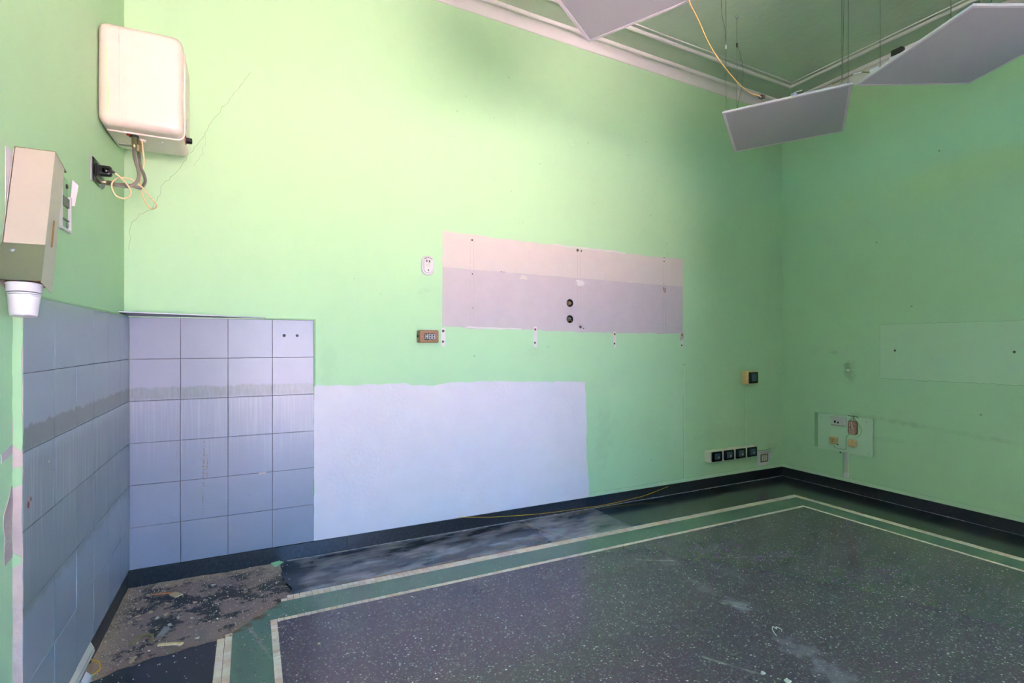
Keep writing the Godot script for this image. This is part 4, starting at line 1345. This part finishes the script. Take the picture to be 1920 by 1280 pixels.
# ================================================================ service board on the right wall
func build_board():
	# local frame of the right wall: u along z, up y, out of the wall -x
	var t := thing("service_board", "green painted board screwed low on the right wall", "board", Vector3(W, .30, .545))
	put("panel", prism_m([Vector2(-.205, .002), Vector2(.210, .006), Vector2(.210, .292), Vector2(-.205, .290)], Vector3(-.012, 0, 0), Vector3.BACK, Vector3.UP, 0, .010), M.board, t)
	for z in [-.15, .15]:
		put("spacer", box_m(Vector3(-.012, .12, z - .02), Vector3(0, .17, z + .02)), M.wood, t)
	for s in [[.17, .262], [.185, .03], [-.18, .25]]:
		put("fixing_screw", screw_m(Vector3(-.022, s[1], s[0]), Vector3.LEFT, .003), M.screw, t)
	put("painted_cable", tube_m([Vector3(-.023, .045, -.075), Vector3(-.023, .030, -.066), Vector3(-.023, .028, .0), Vector3(-.023, .036, .018), Vector3(-.023, .12, .022), Vector3(-.023, .150, .045)], .0025, 6, 5), M.paint_edge, t)
	var X := W - .022
	var face := func(mesh: Mesh, n: String, m, par: Node, z: float, y: float):
		var o := put(n, mesh, m, par)
		o.rotation.y = -PI / 2
		o.position = Vector3(0, y, z)
		return o
	# data outlet
	var q := thing("data_outlet", "grey white twin data outlet at the top of the green board", "data outlet", Vector3(X, .540, .508))
	face.call(plate_m(round_rect(-.060, -.036, .060, .036, .012, 4), .024, .016), "housing", M.grey_plastic, q, 0.0, 0.0)
	face.call(box_m(Vector3(-.024, -.012, .022), Vector3(-.009, .006, .0252)), "jack", M.black_plastic, q, .0, .0)
	face.call(box_m(Vector3(.002, -.014, .022), Vector3(.014, .000, .0252)), "jack", M.black_plastic, q, .0, .0)
	# broken telephone socket with its wires
	q = thing("telephone_socket", "pinkish broken telephone socket tangled in thin wires on the green board", "telephone socket", Vector3(X, .508, .622))
	face.call(plate_m(round_rect(-.032, -.050, .030, .052, .010, 4), .022, .006), "housing", M.pink_plastic, q, 0.0, 0.0)
	face.call(box_m(Vector3(-.002, -.05, .0215), Vector3(.0, .048, .0226)), "cover_joint", M.cream_plastic, q, 0.0, 0.0)
	face.call(box_m(Vector3(-.024, .000, .0215), Vector3(-.008, .005, .0228)), "slot", M.dark, q, 0.0, 0.0)
	face.call(box_m(Vector3(.010, .012, .0215), Vector3(.020, .016, .0228)), "slot", M.dark, q, 0.0, 0.0)
	var w := func(pts: Array, m, r: float):
		var a := []
		for p in pts:
			a.append(Vector3(-.024 - p[2], p[1] - .508, p[0] - .622))
		put("wire", tube_m(a, r, 6, 6), m, q)
	w.call([[.640, .602, .0], [.636, .585, .004], [.604, .560, .006], [.597, .52, .006], [.598, .466, .004], [.62, .455, .004], [.655, .462, .004], [.664, .50, .006], [.662, .545, .006], [.640, .575, .006]], M.screw, .0013)
	w.call([[.636, .598, .0], [.655, .570, .006], [.675, .54, .006], [.694, .50, .006], [.685, .465, .004], [.665, .447, .002], [.648, .440, .0]], M.paint_edge, .0018)
	w.call([[.590, .598, -.002], [.615, .597, .0], [.638, .600, .004], [.66, .596, .006], [.672, .588, .008]], M.screw, .0022)
	w.call([[.618, .588, .0], [.634, .600, .004], [.638, .58, .004], [.634, .565, .002]], M.screw, .0018)
	w.call([[.606, .55, .008], [.613, .50, .012], [.610, .462, .010], [.625, .458, .008], [.640, .47, .012], [.632, .53, .014], [.618, .555, .010]], M.cream_plastic, .0013)
	# two cream sockets below
	q = thing("cable_outlet", "square cream outlet with three pin holes, lower left on the green board", "outlet", Vector3(X, .388, .472))
	face.call(plate_m(round_rect(-.030, -.029, .030, .029, .011, 5), .026, .006), "housing", M.tan_plastic, q, 0.0, 0.0)
	for s in [[-.009, .008], [.008, .008], [-.001, -.001], [-.001, -.011]]:
		face.call(lathe_m([[0, .001], [.003, .001], [.003, 0]], Vector3(s[0], s[1], .0262), Vector3.BACK, 8), "pin_hole", M.dark, q, 0.0, 0.0)
	face.call(box_m(Vector3(.026, -.034, .002), Vector3(.034, -.028, .010)), "cable_nub", M.dark, q, 0.0, 0.0)
	q = thing("cable_outlet", "rounded plain cream outlet box, lower right on the green board", "outlet", Vector3(X, .388, .617))
	face.call(rbox_m(Vector3(-.030, -.029, -.004), Vector3(.030, .029, .030), .014, 5), "housing", M.tan_plastic, q, 0.0, 0.0)
	face.call(box_m(Vector3(-.016, .022, .024), Vector3(.004, .026, .0285), .001), "lug", M.cream_plastic, q, 0.0, 0.0)
	# trunking below the board
	q = thing("cable_trunking", "short white cable trunking running down from the green board", "cable trunking", Vector3(W, .104, .557))
	put("channel", box_m(Vector3(-.013, .042, -.013), Vector3(0, .198, .013), .002), M.grey_plastic, q)
	put("end_piece", box_m(Vector3(-.016, 0, -.015), Vector3(0, .044, .015), .003), M.white_plastic, q)
	put("painted_rib", box_m(Vector3(-.006, .03, -.031), Vector3(0, .196, -.018), .002), M.paint_edge, q)
	put("cable_stub", tube_m([Vector3(-.006, .200, -.05), Vector3(-.012, .194, -.045), Vector3(-.01, .19, -.04)], .005, 8, 4), M.black_plastic, q)

# ================================================================ hanging light panels
func panel(label: String, corners: Array, wires: Array) -> Node3D:
	# corners in order round the panel's underside; the panel is built square to them
	var c: Vector3 = (corners[0] + corners[1] + corners[2] + corners[3]) / 4
	var u: Vector3 = (corners[1] - corners[0]).normalized()
	var v: Vector3 = (corners[3] - corners[0])
	v = (v - u * u.dot(v)).normalized()
	var n := u.cross(v)
	if n.y < 0:
		var sw := u
		u = v
		v = sw
		n = -n
	var t := thing("hanging_panel", label, "light panel", c, "square light panels hung on wires")
	t.basis = Basis(u, n, u.cross(n))
	var h := .2975
	var fr := st_new()
	for b in [[-h, -h, h, -h + .013], [-h, h - .013, h, h], [-h, -h + .013, -h + .013, h - .013], [h - .013, -h + .013, h, h - .013]]:
		add_box(fr, Vector3(b[0], 0, b[1]), Vector3(b[2], .010, b[3]), .0008)
	put("frame", done(fr), M.panel_white, t)
	put("diffuser", box_m(Vector3(-h + .0135, .0012, -h + .0135), Vector3(h - .0135, .004, h - .0135), .0004), M.panel_face, t)
	put("back_sheet", box_m(Vector3(-h + .012, .0075, -h + .012), Vector3(h - .012, .0095, h - .012)), M.panel_white, t)
	for w in wires:
		var q: Vector3 = t.transform.affine_inverse() * (w as Vector3)
		q.y = .010
		var foot := t.transform * q
		var top := Vector3(foot.x, 3.326 - .025 * foot.x, foot.z)
		var li: Vector3 = t.transform.affine_inverse() * top
		put("suspension_wire", tube_m([q, li], .0011, 6, 1), M.wire_grey, t)
		put("wire_clip", box_m(q + Vector3(-.006, -.001, -.006), q + Vector3(.006, .008, .006), .001), M.zinc, t)
		var rose := put("ceiling_stud", lathe_m([[0, -.012], [.006, -.012], [.009, -.004], [.009, 0.0]], li, t.basis.inverse() * Vector3.UP, 12), M.zinc, t)
	return t

func build_panels():
	# panel nearest the viewer, only its far corner in view
	var a0 := Vector3(1.757, 2.390, 1.246)
	var ua := Vector3(.5408, .0823, .8371) * .595
	var va := Vector3(-.8400, 0, .5425) * .595
	panel("hanging white panel over the middle of the back wall, one pointed corner in view", [a0, a0 + ua, a0 + ua + va, a0 + va], [a0 + ua * .05 + va * .05, a0 + ua * .95 + va * .05, a0 + ua * .95 + va * .95, a0 + ua * .05 + va * .95])
	var b := [Vector3(2.803, 2.402, .998), Vector3(3.143, 2.419, 1.493), Vector3(3.638, 2.398, 1.154), Vector3(3.298, 2.380, .659)]
	var pb := panel("hanging white panel in front of the room's right back corner, lowest in the photo", b, [Vector3(2.822, 2.41, 1.010), Vector3(3.298, 2.39, .680), Vector3(3.135, 2.43, 1.474), Vector3(3.615, 2.41, 1.152)])
	var c := [Vector3(3.122, 2.395, 1.508), Vector3(2.899, 2.400, 2.065), Vector3(3.455, 2.434, 2.288), Vector3(3.678, 2.429, 1.731)]
	var pc := panel("hanging white panel before the right wall, the widest in view", c, [Vector3(3.095, 2.41, 1.640), Vector3(2.955, 2.41, 1.972), Vector3(2.985, 2.42, 2.085), Vector3(3.62, 2.43, 1.80)])
	# the row of panels goes on towards the shop front, outside the view
	var more := [[3.02, 2.70, "hanging white panel next in the right row towards the shop front"], [2.78, 3.46, "last hanging white panel of the right row towards the shop front"], [1.50, 2.50, "hanging white panel behind the middle one, towards the shop front"]]
	for k in more:
		var du := Vector3(-.32, 0, .50)
		var dv := Vector3(.50, 0, .32)
		var o := Vector3(k[0], 2.40, k[1]) - (du + dv) / 2
		panel(k[2], [o, o + du, o + du + dv, o + dv], [o + du * .05 + dv * .05, o + du * .95 + dv * .05, o + du * .95 + dv * .95, o + du * .05 + dv * .95])
	# slack ends and grippers on the wires
	var local := func(t: Node3D, pts: Array) -> Array:
		var out := []
		for p in pts:
			out.append(t.transform.affine_inverse() * (p as Vector3))
		return out
	put("slack_wire", tube_m(local.call(pb, [Vector3(3.300, 3.06, .681), Vector3(3.323, 2.99, .690), Vector3(3.337, 2.90, .695), Vector3(3.330, 2.80, .692), Vector3(3.303, 2.68, .682), Vector3(3.299, 2.64, .681)]), .0011, 6, 6), M.wire_grey, pb)
	put("wire_gripper", rbox_m(Vector3(-.006, -.014, -.006), Vector3(.006, .014, .006), .005, 3), M.screw, pb).position = local.call(pb, [Vector3(3.298, 3.06, .680)])[0]
	put("wire_gripper", rbox_m(Vector3(-.004, -.012, -.004), Vector3(.004, .012, .004), .0035, 3), M.cream_plastic, pb).position = local.call(pb, [Vector3(2.822, 2.76, 1.010)])[0]
	put("wire_gripper", rbox_m(Vector3(-.004, -.012, -.004), Vector3(.004, .012, .004), .0035, 3), M.cream_plastic, pb).position = local.call(pb, [Vector3(3.615, 2.66, 1.152)])[0]
	put("slack_wire", tube_m(local.call(pb, [Vector3(2.822, 2.77, 1.010), Vector3(2.816, 2.86, 1.008), Vector3(2.800, 2.96, 1.0), Vector3(2.796, 3.2, 1.0)]), .0011, 6, 6), M.wire_grey, pb)
	put("slack_wire", tube_m(local.call(pb, [Vector3(3.615, 2.65, 1.152), Vector3(3.610, 2.60, 1.150), Vector3(3.600, 2.56, 1.145)]), .0011, 6, 5), M.wire_grey, pb)
	put("slack_wire", tube_m(local.call(pb, [Vector3(3.615, 2.68, 1.152), Vector3(3.621, 2.80, 1.154), Vector3(3.628, 3.2, 1.157)]), .0011, 6, 5), M.wire_grey, pb)
	# cables between the panels
	var yp := [Vector3(1.95, 2.422, 1.60), Vector3(1.985, 2.406, 1.585), Vector3(2.042, 2.381, 1.565), Vector3(2.139, 2.347, 1.521), Vector3(2.27, 2.333, 1.462), Vector3(2.459, 2.335, 1.378), Vector3(2.627, 2.356, 1.302), Vector3(2.711, 2.374, 1.264), Vector3(2.80, 2.404, 1.224), Vector3(2.876, 2.424, 1.191)]
	var q := thing("lamp_cable", "yellow cable sagging from the middle panel to the corner panel", "cable", yp[-1])
	put("cord", tube_m(rel(yp, yp[-1]), .0024, 8, 6), M.yellow_cord, q)
	var cn := put("connector", rbox_m(Vector3(-.012, -.008, -.012), Vector3(.014, .010, .012), .004, 3), M.screw, q)
	put("connector_lug", box_m(Vector3(-.022, -.010, -.006), Vector3(-.008, .002, .006), .001), M.dark_lens, cn)
	var gp := [Vector3(3.075, 2.428, 1.43), Vector3(3.089, 2.432, 1.474), Vector3(3.103, 2.445, 1.515), Vector3(3.120, 2.446, 1.545), Vector3(3.130, 2.436, 1.570), Vector3(3.128, 2.426, 1.600)]
	q = thing("lamp_cable", "short olive cable with a white connector bridging the two right-hand panels", "cable", gp[-1])
	put("cord", tube_m(rel(gp, gp[-1]), .0032, 8, 6), M.olive, q)
	put("connector", box_m(Vector3(-.015, -.006, -.016), Vector3(.012, .012, .024), .002), M.panel_white, q)
	put("connector", box_m(Vector3(-.008, .000, .024), Vector3(.004, .012, .040), .002), M.yellow_cord, q)
	put("sleeve", tube_m([gp[2] - gp[-1], gp[3] - gp[-1]], .0045, 8, 1), M.panel_white, q)
	put("cord_tail", tube_m(rel([Vector3(3.124, 2.436, 1.64), Vector3(3.112, 2.430, 1.66), Vector3(3.090, 2.424, 1.69)], gp[-1]), .003, 6, 5), M.olive, q)
	q = thing("terminal_block", "small white terminal with a bent wire on the corner panel's upper edge", "terminal", Vector3(2.995, 2.416, 1.285))
	put("block", box_m(Vector3(-.012, 0, -.010), Vector3(.012, .012, .010), .002), M.panel_white, q)
	put("bent_wire", tube_m([Vector3(0, .008, 0), Vector3(.010, .020, .004), Vector3(.026, .024, .016), Vector3(.034, .028, .020)], .0022, 6, 5), M.panel_white, q)
	q = thing("lamp_driver", "small black connector block lying on the widest panel's edge", "lamp driver", Vector3(3.078, 2.4135, 1.725))
	put("case", box_m(Vector3(-.020, 0, -.028), Vector3(.030, .012, .05), .002), M.panel_white, q)
	put("plug", rbox_m(Vector3(-.014, .012, -.026), Vector3(.012, .044, .022), .006, 3), M.black_plastic, q)
	q = thing("wire_stub", "short white wire stub beyond the black connector on the widest panel", "wire", Vector3(3.032, 2.412, 1.84))
	put("sleeve", tube_m([Vector3(0, .004, -.03), Vector3(0, .010, 0), Vector3(0, .006, .03)], .004, 8, 4), M.panel_white, q)

# ================================================================ things lying on the floor
func shard_m(poly: Array, h: float, sd: int) -> ArrayMesh:
	var st := st_new()
	add_prism(st, ragged(poly, .012, .0015, sd), Vector3.ZERO, Vector3.BACK, Vector3.RIGHT, 0.0, h)
	return done(st)

func lay(called: String, label: String, category: String, at: Vector3, mesh: Mesh, m, tilt := Vector3.ZERO, group := "") -> MeshInstance3D:
	var o := put(called, mesh, m)
	o.position = at
	o.rotation = tilt
	tag(o, label, category, group)
	return o

func build_debris():
	# polygons below are (z, x), as floor prisms take them
	lay("tile_shard", "long pale grey tile shard on the broken floor", "shard", Vector3(.203, -.006, .527), shard_m([Vector2(.036, -.020), Vector2(-.036, -.002), Vector2(-.016, .018), Vector2(.037, .002)], .008, 901), M.zinc, Vector3(.05, 0, .06))
	lay("tile_shard", "square cream tile chip beside the brown stick on the broken floor", "shard", Vector3(.207, -.004, .189), shard_m([Vector2(-.010, -.028), Vector2(-.028, -.004), Vector2(.005, .028), Vector2(.028, .0)], .006, 902), M.rubble_cream, Vector3(.03, 0, -.05))
	lay("stick", "thin brown stick on the broken floor near the back skirting", "stick", Vector3(.150, -.004, .148), box_m(Vector3(-.045, 0, -.004), Vector3(.045, .006, .004), .0015), M.wood, Vector3(0, -.26, 0))
	lay("wood_strip", "pale yellow splinter of wood at the edge of the dark terrazzo", "wood strip", Vector3(.242, .001, .657), shard_m([Vector2(-.022, -.042), Vector2(-.008, .0), Vector2(.012, .042), Vector2(.022, .036), Vector2(.004, 0), Vector2(-.012, -.046)], .006, 903), M.wood_pale, Vector3(.0, 0, 0))
	var hp := [Vector3(.101, 0, .582), Vector3(.119, .004, .561), Vector3(.139, .008, .544), Vector3(.157, .008, .546), Vector3(.172, .006, .570), Vector3(.172, 0, .604)]
	lay("bent_tube", "thin hooked beige tube on the broken floor", "tube", hp[0], tube_m(rel(hp, hp[0]), .0038, 8, 6), M.olive)
	var sc := thing("screw", "small steel screw lying on the broken floor", "screw", Vector3(.386, -.003, .357))
	put("shank", tube_m([Vector3(-.010, 0, .004), Vector3(.008, 0, -.003)], .0022, 8, 1), M.zinc, sc)
	put("screw_head", lathe_m([[0, .003], [.004, .002], [.0045, 0]], Vector3(.008, 0, -.003), Vector3(1, 0, -.4), 12), M.zinc, sc)
	var pp := lay("paint_flake", "pale green paint flake against the back skirting at the broken floor's end", "flake", Vector3(.640, .002, .036), shard_m([Vector2(-.018, -.034), Vector2(-.022, .01), Vector2(.004, .030), Vector2(.030, -.012)], .003, 904), M.green_paint_chip, Vector3(.15, 0, .1))
	# plaster crumbs big enough to count
	var spots := [[.096, .132, "cream crumb left of the brown stick on the broken floor"], [.180, .259, "cream crumb right in front of the square cream chip"], [.292, .304, "pale crumb in the middle of the dark screed"], [.234, .346, "tan crumb left of the steel screw"], [.130, .315, "flat tan crumb on the left of the dark screed"], [.191, .366, "round cream crumb between the square chip and the grey shard"], [.242, .424, "oval white crumb behind the grey shard"], [.162, .386, "white flat crumb left of the oval white crumb"], [.084, .331, "cream crumb near the left skirting, first of three"], [.101, .369, "cream crumb near the left skirting, second of three"], [.065, .382, "cream crumb near the left skirting, closest to it"], [.293, .451, "small pale crumb right of the oval white crumb"], [.216, .472, "small white crumb just behind the grey shard"], [.294, .531, "peach coloured crumb right of the grey shard"], [.327, .636, "white crumb at the edge of the broken floor by the mosaic"], [.354, .145, "thin white crumb near the back skirting"], [.132, .682, "cream crumb on the edge of the dark terrazzo by the yellow wire"], [.128, .715, "tan crumb on the dark terrazzo by the yellow wire"], [.076, .263, "grey smear of plaster near the left skirting"]]
	var r := RandomNumberGenerator.new()
	r.seed = 44
	var kinds := []
	for i in 4:
		kinds.append(pebble_m(.0085, 910 + i, .45))
	for i in spots.size():
		var s: Array = spots[i]
		var o := lay("plaster_crumb", s[2], "crumb", Vector3(s[0], -.004 if s[1] < .7 else .002, s[1]), kinds[i % 4], M.rubble_white if "white" in s[2] else M.rubble_cream, Vector3(0, r.randf() * 6, 0), "plaster crumbs on the broken floor")
		o.scale = Vector3(r.randf_range(.9, 1.6), .8, r.randf_range(.7, 1.1))
	# dust and grit nobody could count
	var grit := MultiMeshInstance3D.new()
	grit.name = "grit"
	var mm := MultiMesh.new()
	mm.transform_format = MultiMesh.TRANSFORM_3D
	mm.use_colors = true
	mm.mesh = pebble_m(.0022, 950, .7)
	var tr := []
	var cc := []
	var hole := PackedVector2Array(BROKEN)
	while tr.size() < 1500:
		var p := Vector2(r.randf_range(0, .70), r.randf_range(.012, .86))
		var inside := Geometry2D.is_point_in_polygon(p, hole)
		if not inside and r.randf() < .8:
			continue
		var near := minf(p.x, p.y)
		if r.randf() > .35 + .6 * smoothstep(.14, .0, near) + .3 * smoothstep(.35, .6, p.x):
			continue
		var k := r.randf_range(.4, 1.3) * (1.0 if r.randf() < .93 else 1.9)
		tr.append(Transform3D(Basis.from_euler(Vector3(r.randf() * 6, r.randf() * 6, 0)).scaled(Vector3(k, k * .7, k)), Vector3(p.x, -.0055 + .005 * smoothstep(.06, 0, near) if inside else .001, p.y)))
		var v := r.randf()
		var g := r.randf_range(.7, 1.05)
		cc.append(Color(.46 * g, .38 * g, .28 * g) if v < .62 else (Color(.66 * g, .64 * g, .58 * g) if v < .9 else (Color(.12, .11, .11) if v < .96 else Color(.32, .08, .07))))
	mm.instance_count = tr.size()
	for i in tr.size():
		mm.set_instance_transform(i, tr[i])
		mm.set_instance_color(i, cc[i])
	grit.multimesh = mm
	var gm := mt(Color.WHITE, .9)
	gm.vertex_color_use_as_albedo = true
	grit.material_override = gm
	grit.set_meta("kind", "stuff")
	tag(grit, "sandy grit and plaster crumbs scattered over the broken floor", "grit")
	add_child(grit)
	# old cable duct at the foot of the left wall, chunk of plaster, yellow wire
	var d := thing("cable_duct", "cream plastic cable duct loose at the foot of the left tiles", "cable duct", Vector3(LX + .008, .045, .67))
	put("channel", prism_m([Vector2(0, 0), Vector2(.024, 0), Vector2(.024, .004), Vector2(.020, .012), Vector2(.022, .014), Vector2(.010, .040), Vector2(0, .042)], Vector3(0, 0, .80), Vector3.RIGHT, Vector3.UP, -.80, 0.0), M.cream_plastic, d)
	put("lid_ridge", tube_m([Vector3(.0215, .013, .004), Vector3(.0215, .013, .80)], .0022, 6, 1), M.enamel_light, d)
	put("lid_edge", box_m(Vector3(.0225, .0, .01), Vector3(.0250, .005, .80), .0005), M.plaster_cream, d)
	lay("plaster_chunk", "white chunk of plaster leaning at the left wall below the cable duct", "plaster chunk", Vector3(.0, .0, .81), prism_m(ragged([Vector2(-.004, 0), Vector2(.026, 0), Vector2(.026, .016), Vector2(.012, .034), Vector2(-.003, .028)], .012, .002, 920), Vector3(0, 0, .03), Vector3.RIGHT, Vector3.UP, -.06, 0), M.plaster_white)
	var yw := [Vector3(-.003, .012, .656), Vector3(.009, .012, .672), Vector3(.024, .010, .682), Vector3(.033, .008, .703), Vector3(.038, .006, .732), Vector3(.034, .006, .744), Vector3(.027, .006, .755), Vector3(.020, .006, .763)]
	var y := thing("wire", "short yellow green wire curled at the loose cable duct", "wire", yw[0])
	put("yellow_core", tube_m(rel(yw, yw[0]), .0025, 8, 6), M.yellow_wire, y)
	put("wire_end", rbox_m(Vector3(-.006, -.005, -.006), Vector3(.006, .005, .008), .004, 3), M.green_paint_chip, y).position = yw[-1] - yw[0]
	# yellow wire along the back skirting
	var bw := [Vector3(1.66, .086, .012), Vector3(1.78, .068, .014), Vector3(1.915, .050, .014), Vector3(2.268, .022, .015), Vector3(2.60, .014, .018), Vector3(2.794, .012, .018), Vector3(3.085, .026, .015), Vector3(3.25, .050, .014), Vector3(3.344, .066, .013)]
	lay("wire", "thin yellow wire sagging along the black back skirting", "wire", bw[0], tube_m(rel(bw, bw[0]), .0014, 6, 6), M.yellow_wire)
	# bits on the terrazzo field
	var cl := thing("wire_loop", "tangle of pale wire lying on the scuffed terrazzo", "wire", Vector3(2.39, .002, 1.634))
	put("strand", tube_m([Vector3(-.024, 0, .020), Vector3(-.020, .012, 0), Vector3(-.006, .018, -.010), Vector3(.006, .010, -.002), Vector3(.014, .012, -.010), Vector3(.026, .006, .004), Vector3(.016, .001, .012)], .0017, 6, 6), M.grey_plastic, cl)
	put("strand", tube_m([Vector3(-.010, 0, .010), Vector3(0, .008, .012), Vector3(.012, .004, .006), Vector3(.02, .0, .016)], .0022, 6, 6), M.screw, cl)
	lay("paper_scrap", "crumpled bluish white paper scrap on the terrazzo, smaller of two", "paper", Vector3(2.114, .004, 1.788), pebble_m(.009, 930, .5), M.grey_plastic, Vector3(0, .5, 0))
	lay("paper_scrap", "flat pale paper scrap on the terrazzo at the photo's lower edge", "paper", Vector3(2.150, .003, 1.856), pebble_m(.012, 931, .3), M.grey_plastic, Vector3(0, .9, 0))
	lay("pebble", "dark pebble beside the inner mosaic line of the back wall", "pebble", Vector3(2.398, .003, .672), pebble_m(.008, 932, .7), M.screw, Vector3.ZERO, "dark pebbles on the terrazzo")
	lay("pebble", "dark pebble in the middle of the terrazzo field", "pebble", Vector3(1.739, .003, 1.478), pebble_m(.007, 933, .7), M.screw, Vector3(0, 1, 0), "dark pebbles on the terrazzo")
	lay("pebble", "dark pebble on the terrazzo field, closest to the viewer", "pebble", Vector3(1.724, .003, 1.566), pebble_m(.005, 934, .7), M.screw, Vector3(0, 2, 0), "dark pebbles on the terrazzo")
	lay("tile_shard", "yellowish crumb on the terrazzo near the inner mosaic corner", "shard", Vector3(.748, .002, .902), pebble_m(.006, 935, .5), M.rubble_cream, Vector3(0, 2, 0))

func pebble_m(r: float, sd: int, flat: float) -> ArrayMesh:
	var st := st_new()
	var nz := noise(sd, .9, 2)
	var p := func(i: int, j: int) -> Vector3:
		var a := i * TAU / 8
		var b := j * PI / 5 - PI / 2
		var d := Vector3(cos(a) * cos(b), sin(b), sin(a) * cos(b))
		var k := r * (1 + .55 * nz.get_noise_3d(d.x * 1.3, d.y * 1.3, d.z * 1.3))
		return d * Vector3(k, k * flat, k)
	for i in 8:
		for j in 5:
			quad(st, p.call(i, j), p.call(i, j + 1), p.call(i + 1, j + 1), p.call(i + 1, j))
	return done(st)
